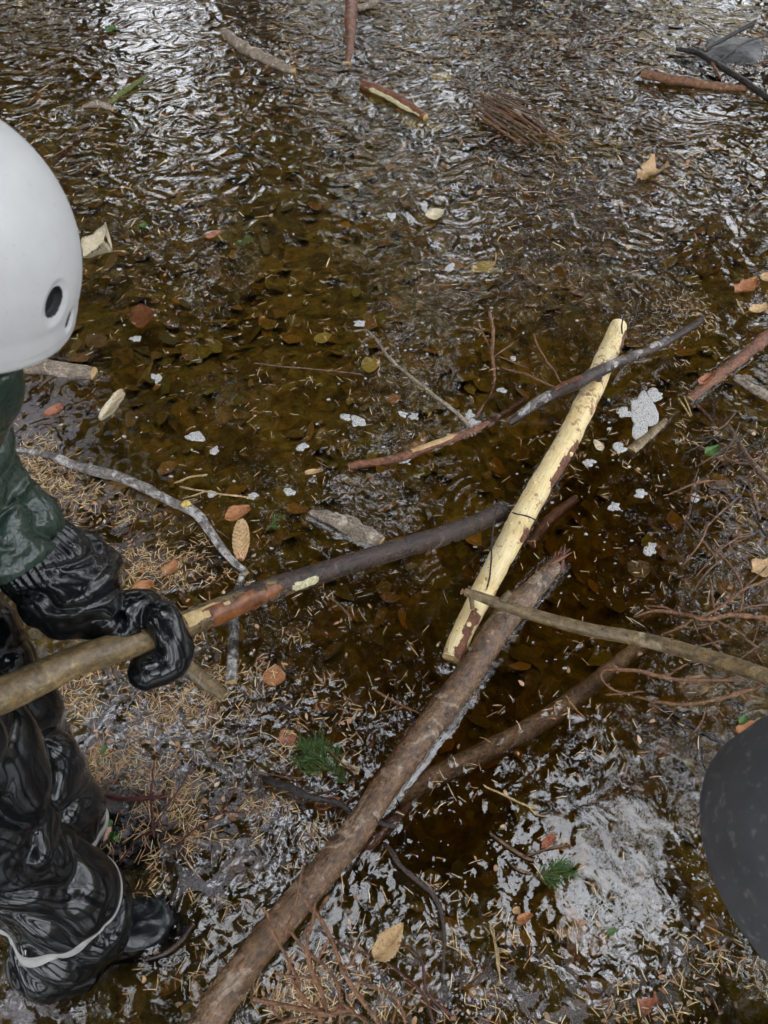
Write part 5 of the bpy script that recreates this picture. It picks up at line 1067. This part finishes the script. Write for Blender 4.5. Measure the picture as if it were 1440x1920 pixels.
TR = [(-1.1, 6.7, 0, 1.1), (-3.3, 6.4, 0, 1.05), (2.0, 8.2, 1, 1.15), (-5.6, 7.4, 0, 1.15), (-7.0, 4.4, 0, 1), (.8, -6.5, 1, 1), (7.4, -3.2, 2, 1), (-10, 0, 0, 1), (-2.8, -6.5, 0, 1), (14, 8, 2, 1),
      (-3.8, .2, 4, 1), (-2.2, -2.1, 4, 1.05), (2.2, -2.0, 4, .95), (-2.7, 2.9, 3, 1), (1.6, 6.9, 3, 1.05), (-4.8, 4.6, 3, 1.0), (6.6, 5.2, 3, 1.1)]
for row, (r_, n_) in enumerate(((9.6, 13), (12.5, 17), (16, 19), (21, 21))):
    for k in range(n_):
        az = -78+156*(k+.5*(row % 2))/n_+random.uniform(-2, 2)
        if abs(az+2.6) < (3.6, 3, 1.6, 0)[row] or abs(az-24) < (5, 3.6, 2, 0)[row] or abs(az+25) < (3, 2, 0, 0)[row] or (az > 4 and row == 0 and k % 2) or az > 46: continue
        sc_ = random.uniform(.95, 1.2) if az < 2 else random.uniform(.5, .72)
        TR.append((r_*math.sin(math.radians(az)), r_*math.cos(math.radians(az)), (0, 0, 1, 2)[(k*7+row) % 4] if az < 8 else (1, 2, 2, 2)[(k*5+row) % 4], sc_*(.85 if row else .75)))
TR += [(3.1, 6.5, 0, .95), (4.5, 4.2, 3, 1.1), (5.5, 1.0, 3, 1), (3.8, 7.2, 3, 1), (2.0, -1.6, 3, 1.1), (-2.0, -1.0, 3, .95), (0, -3.6, 4, 1), (-4.5, -2.6, 4, 1), (4.4, -3.6, 4, 1), (2.6, -5.2, 4, 1.05), (-1.4, -5, 0, 1), (6.5, -1.2, 1, 1), (7.6, 2.6, 1, .9)]  # includes unseen trees added to cut skylight and darken reflections
LEAN = [(4.0, 3.9, 17, (-1, 0)), (1.0, 6.7, 20, (0, -1)), (.4, -3.2, 27, (.1, 1))]     # added trees leaning over the pond to darken reflections: x, y, tilt, towards
TR += [(x, y, 4, .95, t, d_) for x, y, t, d_ in LEAN]
used_ = set(); TL = ['tall dark spruce standing on the bank beyond the pond, mirrored in the water', 'slim spruce with a bare lower trunk on the bank, mirrored in the water', 'high bare trunked spruce with a thin top, mirrored in the water', 'leafless birch with fine branches reaching over the pond, mirrored in the water', 'broad high crowned spruce added close beside the pond to block sky and darken the near water']
for k, (x, y, i, s_, *ln) in enumerate(TR):
    src = protos[i]
    if i in used_:
        r = src.copy(); COL.objects.link(r)
        for ch in src.children: c = ch.copy(); COL.objects.link(c); c.parent = r
    else: r = src; used_.add(i)
    r.location = (x, y, float(ground_z(np.array([x]), np.array([y]))[0])); r.rotation_euler = (0, 0, k*1.7)
    if ln: dx, dy = ln[1]; r.rotation_euler = (Matrix.Rotation(math.radians(ln[0]), 3, Vector((-dy, dx, 0)).normalized())@Matrix.Rotation(k*1.7, 3, 'Z')).to_euler()
    r.scale = (s_, s_, s_); tag(r, TL[i], 'tree', ('tall spruces', 'slim spruces', 'bare trunked spruces', 'leafless birches', 'added broad near spruces')[i]+' round the pond')

# ------------------------------------------------------------------ water
xs = grid_axis(-1.25, 1.1, .0042, -60, 60); ys = grid_axis(-.05, 2.5, .0042, -60, 60)
wx, wy, wf, widx = grid_mesh(xs, ys); h = np.zeros(len(wx)); near = (np.abs(wx) < 1.4) & (wy > -.1) & (wy < 2.7); xy = np.stack([wx, wy], -1)
px, py = to_px(wx, wy)
SCUM = [(250, 1400, 260, 200, .9), (450, 1560, 190, 130, .8), (380, 1660, 80, 50, 1), (60, 800, 140, 130, .9), (150, 930, 150, 90, .7), (230, 1050, 170, 90, .5), (1240, 1800, 220, 120, .5), (1350, 1550, 100, 220, .35), (1000, 1880, 300, 80, .7), (650, 1860, 200, 90, .6), (50, 1880, 90, 70, 1), (1150, 300, 380, 150, .7), (1050, 60, 480, 110, 1), (560, 110, 220, 120, .5), (60, 60, 130, 90, .8), (1000, 500, 260, 90, .3), (1400, 980, 120, 180, .5), (800, 1780, 160, 90, .35), (550, 60, 120, 90, .5), (220, 350, 260, 170, .35)]
scum = blobs(px, py, SCUM)*near.astype(float) + blobs(px, py, SCUM)*(~near)*(wy > 0)*(wy < 9)*(np.abs(wx) < 6)
for pts_, r_w in WATERLINE:
    for i in range(len(pts_)-1):
        a_, b_ = pts_[i], pts_[i+1]; ra, rb = r_w[i], r_w[i+1]
        bb_ = np.minimum(a_[:2], b_[:2])-.12; tb = np.maximum(a_[:2], b_[:2])+.12; sel = np.where((wx > bb_[0]) & (wx < tb[0]) & (wy > bb_[1]) & (wy < tb[1]))[0]
        if len(sel) == 0: continue
        q = xy[sel]-a_[:2]; e = b_[:2]-a_[:2]; t = np.clip(q@e/(e@e+1e-9), 0, 1); d = np.linalg.norm(q-t[:, None]*e, axis=1); zc = a_[2]*(1-t)+b_[2]*t; rr = ra*(1-t)+rb*t
        hw = np.sqrt(np.clip(rr**2-zc**2, 0, None)); ok = (hw > 0); men = np.where(ok, .005*np.exp(-np.clip(d-hw, 0, None)/.009), 0)*np.clip(rr/.01, .3, 1); h[sel] = np.maximum(h[sel], men)
# every floating needle pulls the surface up a little
def splat(x, y, amp, sig):
    ix0 = np.searchsorted(xs, x-2.5*sig); iy0 = np.searchsorted(ys, y-2.5*sig); n = 5
    for a_ in range(n):
        for b_ in range(n):
            ix = np.clip(ix0+a_, 0, len(xs)-1); iy = np.clip(iy0+b_, 0, len(ys)-1); d2 = (xs[ix]-x)**2+(ys[iy]-y)**2; np.add.at(hn, iy*len(xs)+ix, amp*np.exp(-d2/(2*sig*sig)))
hn = np.zeros(len(wx)); nx_, ny_, nl_, nt_ = NEED.T; ok = (ny_ < 2.45) & (np.abs(nx_) < 1.2)
nx_, ny_, nl_, nt_ = nx_[ok], ny_[ok], nl_[ok], nt_[ok]
for t in (-.4, -.13, .13, .4): splat(nx_+np.cos(nt_)*nl_*t, ny_+np.sin(nt_)*nl_*t, .00035, .005)
hn = np.minimum(hn, .0018)
h = h+hn
# free wavelets, stronger over the scum
amp = (.14+1.3*scum)
h += near*(amp*.0011*fbm(xy+.02*np.stack([vnoise(xy, 14, 91), vnoise(xy, 14, 92)], -1), 24, 90, 2)+.0009*vnoise(xy, 9, 95))
def rings(x0, y0, lam, A, r0, r1):
    global h
    d = np.hypot(wx-x0, wy-y0); h = h+A*np.sin(d/lam*6.283)*smooth(r0*.5, r0, d)*(1-smooth(r1*.6, r1, d))
for (a_, b_, lam, A, r0, r1) in ((1000, 1150, .02, .00013, .1, .3), (850, 1110, .022, .0003, .02, .13), (1150, 560, .04, .0004, .05, .4), (925, 960, .03, .0003, .03, .18)):
    c_ = P(a_, b_); rings(c_[0], c_[1], lam, A, r0, r1)
ho = h.copy()
V = np.stack([wx, wy, ho], -1); nT = len(V); border = np.concatenate([widx[0, :], widx[1:, -1], widx[-1, -2::-1], widx[-2:0:-1, 0]])
B = V[border].copy(); B[:, 2] = -1.6; bi = np.arange(len(border))+nT; nb_ = len(border)
sidef = np.stack([border, bi, np.roll(bi, -1), np.roll(border, -1)], -1)
V = np.vstack([V, B]); faces = np.vstack([wf, sidef])
m = NT('pond water'); m.t.nodes.remove(m.b); p = m.geo(); sc = m.n('Attribute', attribute_name='scum').outputs['Fac']
mp = m.n('Mapping'); m.set(mp, 'Vector', p); mp.inputs['Scale'].default_value = (1, 1, 0); pf = mp.outputs[0]
w1 = m.noise(pf, 15, 1, .4, 2.2); w2 = m.noise(pf, 60, 0, .5, 1.2); w3 = m.noise(pf, 7, 2, .5, .6); w4 = m.noise(pf, 6.5, 1.2, .5, 1.8)
vor = m.n('TexVoronoi', {'Vector': pf, 'Scale': 55.0, 'Randomness': 1.0}, feature='SMOOTH_F1'); vd = vor.outputs['Distance']
sxy = m.n('SeparateXYZ', {0: p}).outputs[1]; far_ = m.n('MapRange', {0: sxy, 1: 1.9, 2: 3.2, 3: 0.0, 4: 1.0}).outputs[0]
sm = m.math('MULTIPLY', m.math('ADD', m.math('MULTIPLY', sc, 1.0), .1), m.math('SUBTRACT', 1.0, m.math('MULTIPLY', far_, .75)))
hh = m.math('ADD', m.math('MULTIPLY', w1, m.math('MULTIPLY', sm, .6)), m.math('MULTIPLY', w2, m.math('MULTIPLY', sm, .17)))
hh = m.math('ADD', hh, m.math('MULTIPLY', w3, .55)); hh = m.math('SUBTRACT', hh, m.math('MULTIPLY', m.ramp(vd, [(.0, 1.), (.5, 0.)]), m.math('MULTIPLY', sc, .2)))
hh = m.math('ADD', hh, m.math('MULTIPLY', w4, m.math('MULTIPLY', far_, m.math('ADD', m.math('MULTIPLY', sc, 6.0), 1.6))))
nrm = m.bump(hh, 1.0, .008)
fr_ = m.n('Fresnel', {'IOR': 1.55, 'Normal': nrm}).outputs[0]
gl = m.n('BsdfGlossy', {'Color': (1, 1, 1), 'Roughness': .02, 'Normal': nrm}).outputs[0]; tr = m.n('BsdfTransparent', {'Color': (1, 1, 1)}).outputs[0]
mx = m.n('MixShader', {0: fr_, 1: tr, 2: gl}).outputs[0]
# scum film: thin, ragged, greyish
fm = m.ramp(m.math('ADD', m.noise(pf, 14, 3, .55, 3.0), m.math('MULTIPLY', sc, .16)), [(.575, 0.), (.605, 1.)])
film = m.n('BsdfPrincipled', {'Base Color': (.25, .235, .25), 'Roughness': .1, 'Normal': nrm, 'IOR': 2.0}).outputs[0]
mx2 = m.n('MixShader', {0: m.math('MULTIPLY', m.math('MULTIPLY', fm, m.math('SUBTRACT', 1.0, far_)), m.math('MULTIPLY', sc, .6)), 1: mx, 2: film}).outputs[0]
m.t.links.new(mx2, m.out.inputs['Surface'])
va = m.n('VolumeAbsorption', {'Color': (.78, .66, .16), 'Density': 5.0}); m.t.links.new(va.outputs[0], m.out.inputs['Volume'])
att = {'scum': np.concatenate([scum, np.zeros(len(B))])}
wm = raw_mesh('water', V, faces, m.mat, att=att)
# bottom lid
bmn = bmesh.new(); bmn.from_mesh(wm); bmn.verts.ensure_lookup_table(); bmn.faces.new([bmn.verts[i] for i in bi[::-1]]); bmn.to_mesh(wm); bmn.free()
tag(link('water', wm), kind='structure')
